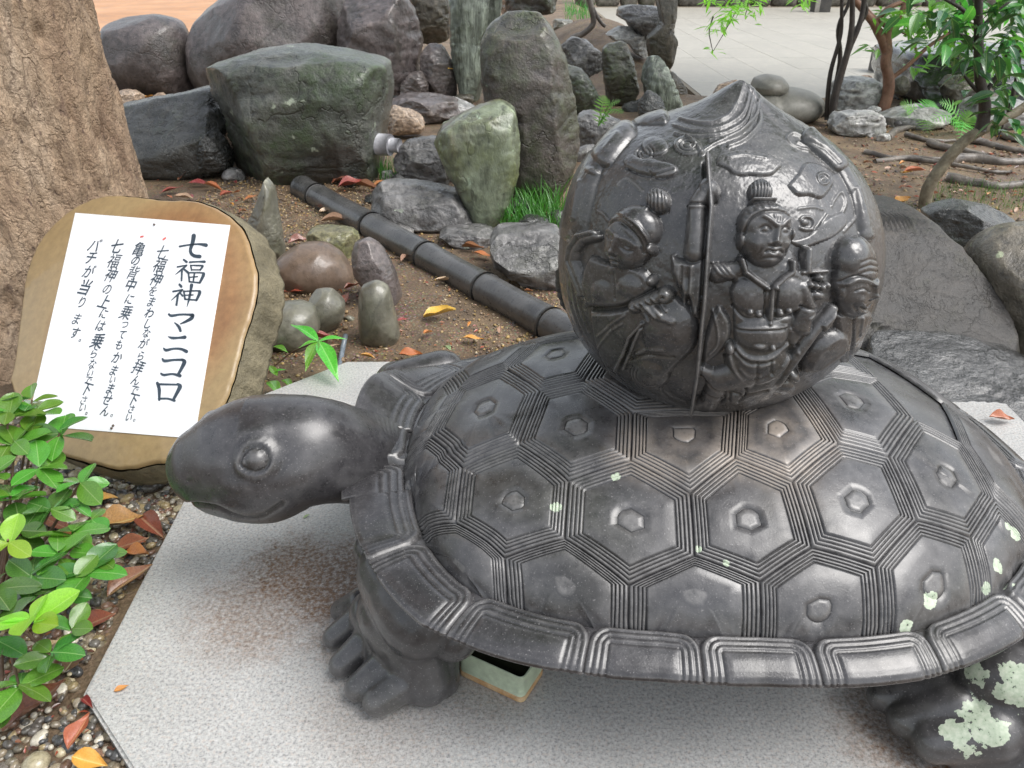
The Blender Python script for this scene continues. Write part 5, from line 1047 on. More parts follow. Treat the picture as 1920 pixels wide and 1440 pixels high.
def stroke(A, pts, sc, org):
    P = np.array([[org[0] + p_[0] * sc, org[1] + p_[1] * sc, p_[2] * sc] for p_ in pts], float); n = max(8, len(P) * 7); Q = smooth_path(P, n)
    T = np.gradient(Q[:, :2], axis=0); T /= np.linalg.norm(T, axis=1)[:, None] + 1e-9; N = np.stack([-T[:, 1], T[:, 0]], 1); w = np.maximum(Q[:, 2], 1) * .5
    L_ = Q[:, :2] + N * w[:, None]; R2 = Q[:, :2] - N * w[:, None]
    ring = list(L_)
    for a in np.linspace(0, np.pi, 5)[1:-1]: ring.append(Q[-1, :2] + w[-1] * (N[-1] * math.cos(a) + T[-1] * math.sin(a)))
    ring += list(R2[::-1])
    for a in np.linspace(0, np.pi, 5)[1:-1]: ring.append(Q[0, :2] - w[0] * (N[0] * math.cos(a) + T[0] * math.sin(a)))
    nL = n; V = np.array([onface(a, b, .0036) for a, b in np.concatenate([L_, R2])]); A.add(V, np.stack([np.arange(n - 1), np.arange(1, n), n + np.arange(1, n), n + np.arange(n - 1)], 1))
    for (c_, t_) in ((Q[-1], T[-1]), (Q[0], -T[0])):
        aa = np.linspace(0, 2 * np.pi, 10, endpoint=False); V = np.array([onface(c_[0], c_[1], .0037)] + [onface(c_[0] + c_[2] * .5 * math.cos(t), c_[1] + c_[2] * .5 * math.sin(t), .0037) for t in aa])
        A.add(V, np.array([[0, 1 + i, 1 + (i + 1) % 10] for i in range(10)]))
TA = [[(565,355,30),(700,332,26),(860,318,30),(985,335,60)],[(790,185,70),(770,300,60),(738,400,50),(748,465,50),(800,505,55),(885,515,58)],[(630,565,30),(675,600,40)],[(530,680,25),(680,652,20)],[(680,655,20),(600,720,30),(500,800,8)],[(603,730,30),(595,895,28)],[(630,712,30),(700,770,40)],[(725,605,30),(850,597,25),(960,598,42)],
 [(740,655,24),(755,732,24)],[(740,655,20),(905,660,28),(930,672,34),(892,728,30)],[(755,727,20),(890,727,20)],[(705,775,28),(720,915,28)],[(705,772,22),(915,775,26),(945,805,50),(885,930,36)],[(720,915,26),(880,932,26)],[(800,780,26),(782,910,26)],[(720,845,20),(850,835,20)],
 [(562,958,36),(592,992,42)],[(460,1070,28),(610,1045,28)],[(610,1045,26),(560,1095,30),(430,1212,8)],[(542,1105,32),(515,1283,36)],[(570,1090,26),(612,1140,28)],[(632,1065,28),(650,1192,30)],[(630,1068,22),(845,1060,26),(885,1088,50),(832,1208,36)],[(650,1192,26),(830,1207,26)],[(640,1130,20),(780,1125,20)],[(755,970,55),(740,1060,38),(715,1190,34),(682,1310,8)]]
TB = [[(335,65,28),(370,85,36),(480,70,28),(600,70,30),(655,80,52)],[(655,85,52),(640,120,48),(560,165,34),(490,195,14)],[(415,180,16),(470,235,40),(492,290,34)],[(325,365,10),(380,385,36),(480,382,30),(550,375,50)],[(265,525,20),(300,550,40),(400,530,28),(500,535,34),(572,568,48)],[(250,668,26),(280,695,40),(400,682,30),(520,680,34)],[(520,680,36),(545,710,55),(510,790,45),(465,870,36)],[(228,865,24),(270,885,34),(380,872,28),(485,895,45)],
 [(180,995,40),(205,1080,45),(205,1222,30)],[(200,1010,28),(440,1015,24)],[(455,1010,34),(485,1035,55),(470,1080,52),(400,1210,36)],[(200,1205,28),(320,1205,26),(410,1232,36)]]
A = Acc()
for s_ in TA: stroke(A, s_, .1181, (270, 420))
for s_ in TB: stroke(A, s_, .1389, (270, 580))
V, Fc = A.get(); 
o = part('lettering', V - 0, Fc, m_ink, board, False) if False else link('lettering', mesh_np('lettering', V - np.array(sign.location), Fc, m_ink, False), board)
cols = [
 ([('七',755,330,62),('福',745,390,62),('神',730,455,60),('を',712,510,46),('ま',705,560,46),('わ',697,612,46),('し',688,662,44),('な',682,706,40),('が',668,755,46),('ら',656,812,42),('拝',645,866,58),('ん',632,925,44),('で',626,970,44),('下',620,1014,52),('さ',612,1060,36),('い',600,1098,36),('。',625,1112,34)]),
 ([('亀',648,315,62),('の',632,368,46),('背',620,425,58),('中',610,482,56),('に',603,548,46),('乗',588,610,60),('つ',582,665,38),('て',570,712,40),('も',556,760,44),('か',545,820,50),('ま',530,880,46),('い',524,922,34),('ま',514,965,46),('せ',500,1015,50),('ん',490,1068,44),('。',520,1090,36)]),
 ([('七',543,302,62),('福',532,370,62),('神',518,435,60),('の',500,500,48),('上',487,560,58),('に',483,615,44),('は',468,672,48),('乗',455,742,64),('ら',438,800,44),('な',430,850,42),('い',420,890,36),('で',411,925,40),('下',403,965,54),('さ',390,1018,38),('い',385,1052,38),('。',402,1080,34)]),
 ([('バ',440,298,60),('チ',425,355,58),('が',413,420,56),('当',396,492,64),('り',382,562,48),('ま',357,640,50),('す',350,705,48),('。',372,740,36)])]
ex_ = onface(431, 422) - onface(141, 399); ex_ /= np.linalg.norm(ex_); ey_ = onface(141, 399) - onface(51, 797); ey_ -= (ey_ @ ex_) * ex_; ey_ /= np.linalg.norm(ey_)
dgc = bpy.context.evaluated_depsgraph_get()
rs = random.Random(3)
cu = bpy.data.curves.new('glyph', 'FONT'); go = bpy.data.objects.new('glyph', cu); COL.objects.link(go); cu.resolution_u = 3
for col_ in cols:
    A = Acc()
    for ch, zx, zy, sz in col_:
        cu.body = ch; cu.offset = rs.uniform(-.002, .012); dgc = bpy.context.evaluated_depsgraph_get(); dgc.update(); me = go.evaluated_get(dgc).to_mesh()
        me.calc_loop_triangles(); v = np.array([x.co[:2] for x in me.vertices]); f = np.array([t.vertices[:] for t in me.loop_triangles]); go.evaluated_get(dgc).to_mesh_clear()
        if len(v) == 0: continue
        px_, py_ = zx * .4027, 340 + zy * .4027; c3 = onface(px_, py_, .0036); s_ = sz * 1.16 * .4027 / F * np.linalg.norm(c3 - [0, 0, H])
        if ch != '。': v = v - (np.array([.5, .38]))
        else: v = v - np.array([.2, .1])
        a_ = rs.uniform(-.06, .06) - .02; v = np.stack([v[:, 0] * math.cos(a_) - v[:, 1] * math.sin(a_), v[:, 0] * math.sin(a_) + v[:, 1] * math.cos(a_)], 1)
        v[:, 0] += v[:, 1] * .06; v = v * s_
        A.add(c3 + v[:, :1] * ex_ + v[:, 1:] * ey_, f)
    V, Fc = A.get(); link('lettering', mesh_np('lettering', V - np.array(sign.location), Fc, m_ink, False), board)
bpy.data.objects.remove(go)
A = Acc()
for p_ in ([(306, 449, 3), (310, 446, 3)], [(264, 444, 3), (268, 443, 3)]): stroke(A, [(a, b, w) for a, b, w in p_], 1, (0, 0))
V, Fc = A.get(); o = link('red_mark', mesh_np('red_mark', V - np.array(sign.location), Fc, m_red, False), board); o['kind'] = 'stuff'
m_nail = simple('rusty_nail', (.08, .05, .04), (.14, .1, .08), bump=0)
for q in ((289, 421), (212, 798), (209, 803)):
    p_ = onface(*q, .0045); V, Fc = ico(2); link('nail', mesh_np('nail', V * .0035 + p_ - np.array(sign.location), Fc, m_nail), board)

# ------------------------------------------------------------------ tin box under the shell
m_tin = simple('pale_green_tin', (.42, .50, .36), (.50, .57, .43), scale=9, rough=(.3, .5), bump=.08); m_rust = simple('rusty_tin_edge', (.40, .22, .09), (.55, .42, .25), scale=25, rough=(.5, .8)); m_in = simple('grimy_tin_inside', (.12, .13, .07), (.22, .22, .15), scale=12, rough=(.2, .5)); m_wat = simple('murky_water', (.02, .025, .015), (.03, .035, .02), rough=(.03, .05), bump=0)
a0 = onz(860, 1264, 0); a1 = onz(980, 1320, 0); e1 = (a1 - a0); LX = np.linalg.norm(e1); e1 /= LX; e2 = np.array([-e1[1], e1[0], 0]); LY = .30; hb = .052
a2 = onz(1022, 1268, 0); LY = abs((a2 - a1) @ e2); e2 = np.array([-e1[1], e1[0], 0]); LY = max(.09, min(LY, .2))
tin = empty('tin_box', a0 + e1 * LX / 2 + e2 * LY / 2); tag(tin, 'open pale green tin box with rusty base under the shell rim by the front leg', 'tin box')
def rrect(x0, x1, y0, y1, r, n=6):
    P = []
    for cx_, cy_, a_ in ((x1 - r, y0 + r, -90), (x1 - r, y1 - r, 0), (x0 + r, y1 - r, 90), (x0 + r, y0 + r, 180)):
        for t in np.linspace(0, 90, n): P.append((cx_ + r * math.cos(R_(a_ + t)), cy_ + r * math.sin(R_(a_ + t))))
    return np.array(P)
def ringz(P, z): return a0 + P[:, :1] * e1 + P[:, 1:] * e2 + np.array([0, 0, z])
o_ = rrect(0, LX, 0, LY, .012); i_ = rrect(.002, LX - .002, .002, LY - .002, .011); n = len(o_)
hb = .068
part('wall', np.concatenate([ringz(o_, .014), ringz(o_, hb), ringz(rrect(-.001, LX + .001, -.001, LY + .001, .012), hb + .0015), ringz(i_, hb + .001)]), grid_faces(4, n, False, True), m_tin, tin)
part('base_rim', np.concatenate([ringz(rrect(-.0012, LX + .0012, -.0012, LY + .0012, .012), .001), ringz(rrect(-.0012, LX + .0012, -.0012, LY + .0012, .012), .0135), ringz(o_, .0141)]), grid_faces(3, n, False, True), m_rust, tin)
part('inside', np.concatenate([ringz(i_, hb + .0008), ringz(i_, .004), ringz(rrect(.02, LX - .02, .02, LY - .02, .005), .004)]), grid_faces(3, n, False, True), m_in, tin)
P = ringz(i_, .020); part('water', np.concatenate([P, P.mean(0)[None]]), np.stack([np.arange(n), (np.arange(n) + 1) % n, np.full(n, n)], 1), m_wat, tin)
# ------------------------------------------------------------------ leaves, gravel, plants
def leaf_mat(name, c1, c2, rough=.3, trans=.25, coat=.3, bump=.3):
    m, nt, b = nodes(name); g = NB(nt); v = g.coord('Object'); oi = g.new('ShaderNodeObjectInfo')
    n1 = g.noise(v, 30, 4, .6); col = g.ramp(n1, [(.3, c1), (.7, c2)])
    tc = g.new('ShaderNodeTexCoord'); sx = g.new('ShaderNodeSeparateXYZ'); g.L.new(tc.outputs['Object'], sx.inputs[0]); ay = g.math('ABSOLUTE', sx.outputs[1])
    vein = g.ramp(ay, [(.005, .35), (.016, 0)]); sv = g.math('SINE', g.math('MULTIPLY', g.math('SUBTRACT', sx.outputs[0], g.math('MULTIPLY', ay, .8)), 62)); vein = g.math('MAXIMUM', vein, g.ramp(sv, [(.90, 0), (1., .07)]))
    col = g.mix(vein, col, g.mix(.5, col, (.75, .85, .45), 'SCREEN')); col = g.mix(g.ramp(g.noise(v, 9, 5, .7), [(.66, 0), (.72, .5)]), col, g.mix(.6, col, (.25, .14, .04)))
    hs = g.new('ShaderNodeHueSaturation'); g.L.new(col, hs.inputs['Color'])
    g.L.new(g.math('ADD', g.math('MULTIPLY', oi.outputs['Random'], .05), .475), hs.inputs['Hue']); g.L.new(g.math('ADD', g.math('MULTIPLY', oi.outputs['Random'], .5), .75), hs.inputs['Value'])
    g.L.new(hs.outputs[0], b.inputs['Base Color']); b.inputs['Roughness'].default_value = rough; b.inputs['Coat Weight'].default_value = coat; b.inputs['Coat Roughness'].default_value = .12
    if trans:
        tr = g.new('ShaderNodeBsdfTranslucent'); g.L.new(g.mix(1., hs.outputs[0], (1.6, 1.9, .8), 'MULTIPLY'), tr.inputs[0]); mx = g.new('ShaderNodeMixShader'); mx.inputs[0].default_value = trans
        g.L.new(b.outputs[0], mx.inputs[1]); g.L.new(tr.outputs[0], mx.inputs[2]); g.L.new(mx.outputs[0], nt.nodes['Material Output'].inputs[0])
    g.L.new(g.bump(g.noise(v, 90, 3), bump, .002), b.inputs['Normal']); return m
def leaf_geo(L=1., W=.45, curl=.15, fold=.12, tip=1.4, wav=.0, n=9, m=6, blunt=False, seed=0):
    t = np.linspace(0, 1, n); w = np.sin(np.pi * np.clip(t, .0, 1) ** (1.15 if blunt else .85)) ** (.62 if blunt else 1.) * (1 - t ** 6 * .0); w = np.maximum(w, .03)
    if not blunt: w = w * (1 - .35 * t ** tip)
    V = []; s = np.linspace(-1, 1, m * 2 + 1)
    for i in range(n):
        for k in s:
            y = k * w[i] * W * .5; z = abs(k) ** 1.3 * w[i] * W * fold - curl * t[i] ** 2 * L + wav * math.sin(t[i] * 9 + k * 3 + seed) * abs(k)
            V.append((t[i] * L, y, z))
    return np.array(V), grid_faces(n, len(s))
def orient(V, pos, yaw, pitch=0., roll=0., sc=1.):
    M = Matrix.Rotation(yaw, 3, 'Z') @ Matrix.Rotation(-pitch, 3, 'Y') @ Matrix.Rotation(roll, 3, 'X')
    return (V * sc) @ np.array(M).T + np.array(pos)
def place(o, pos, yaw, pitch=0., roll=0., sc=1.):
    o.matrix_basis = Matrix.Translation(Vector(pos)) @ Matrix.Rotation(yaw, 4, 'Z') @ Matrix.Rotation(-pitch, 4, 'Y') @ Matrix.Rotation(roll, 4, 'X') @ Matrix.Diagonal((sc, sc, sc, 1))
# gravel: pebbles round the left of the plinth and grit on the soil behind
def vcol_mat(name, rough=(.15, .5), coat=.4):
    m, nt, b = nodes(name); g = NB(nt); at = g.new('ShaderNodeAttribute'); at.attribute_name = 'tint'; geo = g.new('ShaderNodeNewGeometry'); n1 = g.noise(geo.outputs['Position'], 160, 4, .6)
    g.L.new(g.mix(1., at.outputs['Color'], g.ramp(n1, [(.3, .7), (.7, 1.2)]), 'MULTIPLY'), b.inputs['Base Color']); g.L.new(g.ramp(n1, [(.35, rough[0]), (.65, rough[1])]), b.inputs['Roughness'])
    b.inputs['Coat Weight'].default_value = coat; b.inputs['Coat Roughness'].default_value = .12; return m
m_peb = vcol_mat('wet_pebbles'); m_grit = vcol_mat('damp_grit', (.4, .8), .1)
pal = 1.45 * np.array([(.10, .085, .06), (.16, .13, .09), (.07, .065, .055), (.22, .17, .09), (.30, .26, .17), (.13, .075, .05), (.05, .05, .05), (.36, .33, .27), (.19, .16, .12), (.09, .08, .07)])
pal2 = np.array([(.30, .20, .10), (.38, .27, .13), (.22, .15, .09), (.42, .34, .22), (.16, .11, .08), (.30, .22, .15), (.12, .11, .10), (.45, .31, .12)])
def scatter_pebbles(name, pts, size, pal_, mat, lev, seed, flat=.6):
    rs = np.random.default_rng(seed); D, Fi = ico(lev); n = len(pts); nv = len(D)
    s = rs.lognormal(np.log(size), .33, n); sx = s * rs.uniform(.8, 1.35, n); sy = s * rs.uniform(.7, 1., n); sz_ = s * rs.uniform(flat * .8, flat * 1.25, n); a = rs.uniform(0, 2 * np.pi, n); tl = rs.uniform(-.5, .5, n)
    Vv = D[None] * np.stack([sx, sy, sz_], 1)[:, None]; Vv = Vv * (1 + .10 * rs.normal(size=(n, nv, 1)) * (lev < 2))
    ct, st_ = np.cos(tl)[:, None], np.sin(tl)[:, None]; x, z = Vv[..., 0] * ct - Vv[..., 2] * st_, Vv[..., 0] * st_ + Vv[..., 2] * ct; y = Vv[..., 1]
    c_, s_ = np.cos(a)[:, None], np.sin(a)[:, None]; P = np.stack([x * c_ - y * s_, x * s_ + y * c_, z], -1) + pts[:, None]
    P[..., 2] += (sz_ * .25)[:, None]
    Fa = (Fi[None] + (np.arange(n) * nv)[:, None, None]).reshape(-1, 3); me = mesh_np(name, P.reshape(-1, 3), Fa, mat)
    col = pal_[rs.integers(0, len(pal_), n)] * rs.uniform(.7, 1.25, (n, 1)); ca = me.color_attributes.new('tint', 'FLOAT_COLOR', 'POINT')
    ca.data.foreach_set('color', np.concatenate([np.repeat(col, nv, 0), np.ones((n * nv, 1))], 1).astype(np.float32).ravel())
    o = link(name, me); tag(o, kind='stuff'); return o
rs = np.random.default_rng(5)
def in_plinth(x, y): return (x > -.89) & (x < 1.6) & (y > .75) & (y < 2.52) & ~((y > 2.19) & (x < -.58) & (y - 2.203 > (x + .896))) & ~((y < 1.09) & (x < -.54) & (y < 1.082 - (x + .85)))
N = 15000; x = rs.uniform(-1.75, -.42, N); y = rs.uniform(.55, 2.25, N); k = ~in_plinth(x, y) & (x < -.3); x, y = x[k], y[k]
scatter_pebbles('pebble_gravel', np.stack([x, y, ground_z(x, y) + rs.uniform(-.003, .007, len(x))], 1), .0085, pal, m_peb, 2, 1).name = 'pebble_gravel'
N = 26000; x = rs.uniform(-1.9, 1.2, N); y = rs.uniform(2.3, 5.4, N); den = vnoise(np.stack([x, y, x * 0], 1), 1.6, 8, 3); k = ~in_plinth(x, y) & (den + rs.normal(0, .2, N) > -.05); x, y = x[k], y[k]
scatter_pebbles('grit', np.stack([x, y, ground_z(x, y) + rs.uniform(0, .004, len(x))], 1), .0052, pal2, m_grit, 1, 2).name = 'grit'
N = 3500; x = rs.uniform(2.0, 5.5, N); y = rs.uniform(3.6, 8.4, N)
scatter_pebbles('grit', np.stack([x, y, ground_z(x, y)], 1), .009, pal2 * .6, m_grit, 1, 3)

# fallen leaves
dl = [leaf_mat('dead_leaf_' + n_, a, b, .35, 0., .5, .5) for n_, a, b in (('brown', (.20, .075, .03), (.36, .15, .06)), ('red', (.28, .06, .03), (.40, .11, .05)), ('orange', (.50, .19, .04), (.62, .28, .07)), ('yellow', (.62, .36, .04), (.72, .47, .08)), ('pale', (.36, .22, .14), (.48, .33, .22)), ('green', (.22, .30, .12), (.34, .40, .2)), ('dark', (.07, .03, .02), (.12, .05, .03)))]
cn = ['brown', 'red', 'orange', 'yellow', 'pale', 'green', 'dark']
lm = {}
for ci in range(7):
    for v_ in range(3):
        V, Fc = leaf_geo(1, (.42, .5, .3)[v_], (-.05, -.12, .02)[v_], (.25, .5, .8)[v_], 1.4, (.03, .05, .02)[v_], 9, 4, seed=v_ + ci); V[:, 0] -= .5; V[:, 2] -= V[:, 2].min() - .01; lm[ci, v_] = mesh_np('fallen_leaf', V, Fc, dl[ci])
fl = [(185,938,70,3,-5,'curled yellow brown leaf on the gravel just below the sign'),(225,985,75,0,20,'cupped brown leaf on the gravel left of the plinth, uppermost of the brown heap'),(285,990,80,0,-40,'big brown leaf touching the plinth edge under the turtle chin'),(245,1022,65,0,10,'crinkled tan brown leaf in the middle of the heap by the plinth'),(255,1045,60,1,-20,'small reddish leaf at the bottom of the heap by the plinth'),(245,1090,85,0,55,'long folded brown leaf leaning on the plinth edge'),(180,1168,70,0,15,'narrow glossy brown leaf on the pebbles in front of the big heap'),(70,1330,100,0,45,'large mottled brown leaf on the pebbles at lower left'),(90,1220,55,4,70,'pale grey tan leaf under the bright green shoots'),
 (140,1235,48,6,80,'dark maroon shrivelled leaf on the pebbles'),(150,1375,58,1,80,'thin rolled reddish leaf standing on the pebbles at lower left'),(165,1320,40,1,-40,'small red brown leaf just left of the plinth corner'),(228,1291,24,2,20,'tiny orange brown leaf lying on the bare granite'),(170,1430,60,2,-10,'shiny orange brown leaf at the bottom left edge'),(130,1010,60,1,10,'reddish leaf under the shrub near the sign'),(110,985,55,0,-20,'brown leaf half under the shrub below the sign'),
 (825,592,62,3,5,'bright yellow leaf on the gravel right of the egg shaped cobble'),(803,625,30,2,60,'small orange leaf below the yellow leaf'),(887,637,44,2,-12,'orange yellow leaf on the soil near the shell'),(838,655,26,5,-50,'small green leaf on the soil near the shell'),(880,608,18,2,70,'tiny orange leaf between the yellow leaf and the bamboo'),(755,600,22,1,20,'tiny red leaf beside the egg shaped cobble'),(770,668,44,2,0,'orange leaf lying by the plinth back edge'),(605,635,50,1,5,'red brown leaf between the egg cobble and the plinth'),
 (648,560,34,0,80,'brown leaf wedged between the cobbles'),(660,540,30,1,30,'red leaf wedged above the egg shaped cobble'),(520,550,44,0,-5,'brown leaf in front of the brown oval cobble'),(555,548,30,1,0,'small red leaf in front of the brown oval cobble'),(515,535,46,1,10,'dark red leaf left of the brown oval cobble'),(600,555,30,1,20,'red scrap of leaf above the olive cobble'),(568,492,32,2,20,'orange leaf on the gravel beside the pointed stone'),(560,455,40,0,30,'brown leaf between the pointed stone and the yellow cobble'),
 (630,415,56,4,-6,'long pale brown curled leaf on the gravel by the bamboo'),(602,390,36,2,-50,'small orange leaf beside the bamboo pole'),(612,397,26,4,20,'pale scrap of leaf next to the small orange leaf by the bamboo'),(760,485,34,4,70,'pale orange leaf on the gravel below the bamboo middle'),(788,490,18,3,0,'tiny yellow leaf below the bamboo middle'),(832,527,30,4,10,'pale brown leaf below the bamboo'),(690,670,30,3,-5,'narrow yellow leaf by the plinth corner'),
 (322,358,40,1,30,'red leaf in the leaf pile behind the sign, left end'),(355,330,44,0,50,'brown leaf at the back of the pile by the shiny black rock'),(400,352,36,2,-20,'orange leaf at the right end of the pile behind the sign'),(375,345,36,1,10,'red leaf in the middle of the pile behind the sign'),(345,372,30,4,0,'pale pinkish leaf in front of the pile behind the sign'),(425,365,30,1,60,'red leaf just right of the pile behind the sign'),(470,372,26,1,20,'small red leaf left of the pointed stone top'),
 (660,350,50,1,15,'red brown leaf in the drift behind the bamboo top'),(690,352,50,0,-20,'brown leaf in the drift behind the bamboo top'),(715,345,40,1,30,'red leaf at the right end of the drift behind the bamboo'),(640,340,36,0,10,'brown leaf at the left end of the drift behind the bamboo'),
 (885,465,44,0,-20,'brown orange leaf beside the bamboo under the layered rock'),(905,480,44,2,-25,'orange brown leaf right of the one beside the bamboo'),(1690,380,34,2,20,'red orange leaf on the soil right of the ball'),(1715,322,36,2,0,'bright orange leaf on the rooty soil'),(1790,657,50,4,-15,'long yellow brown leaf on the ledge behind the shell'),(1770,660,34,2,30,'orange leaf on the ledge behind the shell'),(1815,645,36,1,-20,'red brown leaf at the foot of the right boulder'),(1745,668,24,2,60,'small orange leaf at the back of the ledge'),
 (1875,787,40,1,0,'red brown leaf on the rear corner of the plinth'),(1905,795,30,6,-30,'dark brown leaf behind the plinth corner leaf'),(1880,730,34,5,0,'pale green and pink leaf on the glossy ledge'),(276,186,22,2,10,'orange leaf under the round boulder'),(607,108,16,3,30,'tiny yellow leaf on top of the mossy block'),(845,130,16,3,60,'tiny yellow leaf on the oval rock'),(792,388,26,2,-40,'orange leaf on the wide low rock'),(830,367,18,5,0,'round pale green leaf on the wide low rock'),(575,968,14,5,40,'tiny green leaf on the granite below the turtle neck')]
lift = {64: .0}
for k, (px, py, sz, ci, yaw, lab) in enumerate(fl):
    p_ = onz(px, py, GZ + .012); p_ = onz(px, py, float(ground_z(p_[0], p_[1])) + .022)
    if in_plinth(p_[0], p_[1]): p_ = onz(px, py, .003)
    fixed = {'tiny yellow leaf on top of the mossy block': ony(px, py, 5.75), 'tiny yellow leaf on the oval rock': ony(px, py, 7.9), 'orange leaf on the wide low rock': ony(px, py, 4.25), 'round pale green leaf on the wide low rock': ony(px, py, 4.5), 'pale green and pink leaf on the glossy ledge': ony(px, py, 2.62) + [0, 0, .03],
             'red brown leaf on the rear corner of the plinth': onz(px, py, .01)}
    if lab in fixed: p_ = fixed[lab]
    o = bpy.data.objects.new('fallen_leaf', lm[ci, k % 3]); COL.objects.link(o); d_ = np.linalg.norm(p_ - [0, 0, H])
    o.location = p_; o.rotation_euler = (random.uniform(-.25, .25), random.uniform(-.25, .25), R_(yaw)); s_ = sz / F * d_; o.scale = (s_, s_ * (1.65 if ci in (0, 6) and k < 12 else 1.15), s_); tag(o, lab, 'leaf', 'fallen leaves')
LAND = [(600,505,'the brown oval cobble'),(705,590,'the egg shaped cobble'),(498,430,'the pointed stone'),(700,420,'the middle of the bamboo pole'),(930,540,'the lower end of the bamboo pole'),(590,360,'the upper end of the bamboo pole'),(825,592,'the big yellow leaf'),(887,637,'the orange leaf near the shell'),(620,455,'the yellow green cobble'),(395,290,'the shiny black rock'),(300,360,'the tree trunk foot'),
 (1740,370,'the sapling foot'),(1715,322,'the bright orange leaf'),(1830,300,'the thick dark root'),(1700,225,'the long white stone'),(1600,235,'the oblong striped stone'),(1840,345,'the pale root'),(1660,290,'the long thin root'),(1880,262,'the thin roots at the edge'),(245,1040,'the heap of brown leaves'),(165,1300,'the plinth corner'),(70,1330,'the large mottled leaf'),(140,1235,'the maroon leaf'),(60,1160,'the bright green shoots'),(185,938,'the curled yellow brown leaf'),(150,1375,'the thin rolled leaf'),
 (1100,40,'the hanging root'),(1190,30,'the wet pale rock on the bank'),(1080,60,'the small dull rock on the bank'),(1860,640,'the right boulder'),(1790,657,'the long leaf on the ledge')]
_seen = {}
def near_label(px, py, colr, lab, rs):
    L_ = min(LAND, key=lambda q: (q[0] - px) ** 2 + (q[1] - py) ** 2); dx, dy = px - L_[0], py - L_[1]; d = math.hypot(dx, dy)
    w = ('right of' if dx > 0 else 'left of') if abs(dx) > abs(dy) else ('in front of' if dy > 0 else 'behind')
    for n_ in ('small', 'tiny', 'crinkled small', 'curled small', 'torn small', 'thin small', 'flat small'):
        t = f'{n_} {colr} fallen leaf ' + ('close ' if d < 35 and w in ('right of', 'left of', 'behind') else '') + f'{w} {L_[2]}'
        if t not in _seen: _seen[t] = 1; return t
    return t
def litter(n, rx, ry, lab, cols, size, seed, zf=None, stand=.3):
    rs = random.Random(seed)
    for k in range(n):
        px, py = rs.uniform(*rx), rs.uniform(*ry); p_ = onz(px, py, GZ + .01); p_[2] = float(ground_z(p_[0], p_[1])) + .018
        if in_plinth(p_[0], p_[1]): continue
        o = bpy.data.objects.new('fallen_leaf', lm[(ci_ := rs.choice(cols)), rs.randrange(3)]); COL.objects.link(o); o.location = p_; o.rotation_euler = (rs.uniform(-stand, stand), rs.uniform(-stand, stand), rs.uniform(0, 6.3)); s_ = size * rs.uniform(.6, 1.3); o.scale = (s_, s_, s_)
        tag(o, near_label(px, py, {0: 'brown', 1: 'red', 2: 'orange', 3: 'yellow', 4: 'pale', 5: 'green', 6: 'dark'}[ci_], lab, rs), 'leaf', 'fallen leaves')
litter(26, (460, 1000), (380, 670), 'small reddish scrap of fallen leaf on the gravel between the cobbles and the bamboo', [0, 1, 4], .035, 1)
litter(14, (255, 460), (325, 400), 'small red brown fallen leaf on the soil behind the sign', [0, 1, 2], .05, 2)
litter(34, (1620, 1915), (235, 370), 'pale or reddish fallen leaf among the roots right of the ball', [0, 1, 2, 4, 4], .06, 3)
litter(26, (0, 300), (900, 1440), 'small brown scrap of leaf on the pebbles at the left of the plinth', [0, 1, 6, 6], .03, 4)
litter(22, (1070, 1215), (5, 70), 'small red brown leaf on the bank at the top of the picture', [0, 1, 4], .12, 5)
litter(12, (1700, 1880), (640, 672), 'small brown leaf at the foot of the right boulder', [0, 1, 6], .04, 6)

# tiny scraps of leaf nobody could count
rs = np.random.default_rng(77); A = Acc(); V0, F0 = leaf_geo(1, .5, -.1, .3, 1.2, .03, 5, 1); V0[:, 0] -= .5
for (rx, ry, n, sz) in (((455, 1040), (350, 675), 420, .016), ((250, 470), (310, 410), 90, .022), ((1600, 1920), (230, 400), 330, .035), ((0, 330), (890, 1440), 260, .014), ((1060, 1220), (0, 90), 160, .06), ((620, 800), (335, 360), 60, .03), ((1740, 1900), (640, 690), 60, .02)):
    for k in range(n):
        p_ = onz(rs.uniform(*rx), rs.uniform(*ry), GZ + .01)
        if in_plinth(p_[0], p_[1]): continue
        p_[2] = float(ground_z(p_[0], p_[1])) + .008; A.add(orient(V0, p_, rs.uniform(0, 6.3), rs.uniform(-.4, .4), rs.uniform(-.5, .5), sz * rs.uniform(.5, 1.5)), F0)
V, Fc = A.get(); fm = link('leaf_litter', mesh_np('leaf_litter', V, Fc, dl[0])); tag(fm, kind='stuff'); fm.data.materials.append(dl[1]); fm.data.materials.append(dl[4]); fm.data.materials.append(dl[6])
mi_ = np.repeat(rs.choice(4, len(Fc) // len(tri(F0)), p=[.4, .2, .15, .25]), len(tri(F0))); fm.data.polygons.foreach_set('material_index', mi_.astype(np.int32))
# ---- shrub at the left
gm = [leaf_mat('glossy_green_leaf', (.075, .21, .025), (.12, .31, .04), .15, .2, .7), leaf_mat('bright_young_leaf', (.22, .46, .04), (.34, .60, .06), .28, .35, .5), leaf_mat('dark_glossy_leaf', (.035, .115, .02), (.065, .185, .03), .2, .12, .8), leaf_mat('yellow_green_leaf', (.45, .50, .05), (.5, .55, .1), .3, .3, .4)]
lg = []
for mi in range(4):
    for v_ in range(3):
        V, Fc = leaf_geo(1, (.64, .58, .70)[v_], (.10, .22, .02)[v_], (.12, .06, .18)[v_], 1., .012, 12, 5, blunt=True, seed=v_); lg.append(mesh_np('leaf', V, Fc, gm[mi]))
m_twig = simple('brown_twig', (.10, .06, .035), (.18, .11, .07), scale=30)
sh = empty('shrub', onz(40, 1100, GZ)); tag(sh, 'leafy shrub with glossy rounded leaves growing through the pebbles at the left edge', 'shrub')
S0 = np.array(sh.location); rs = random.Random(11)
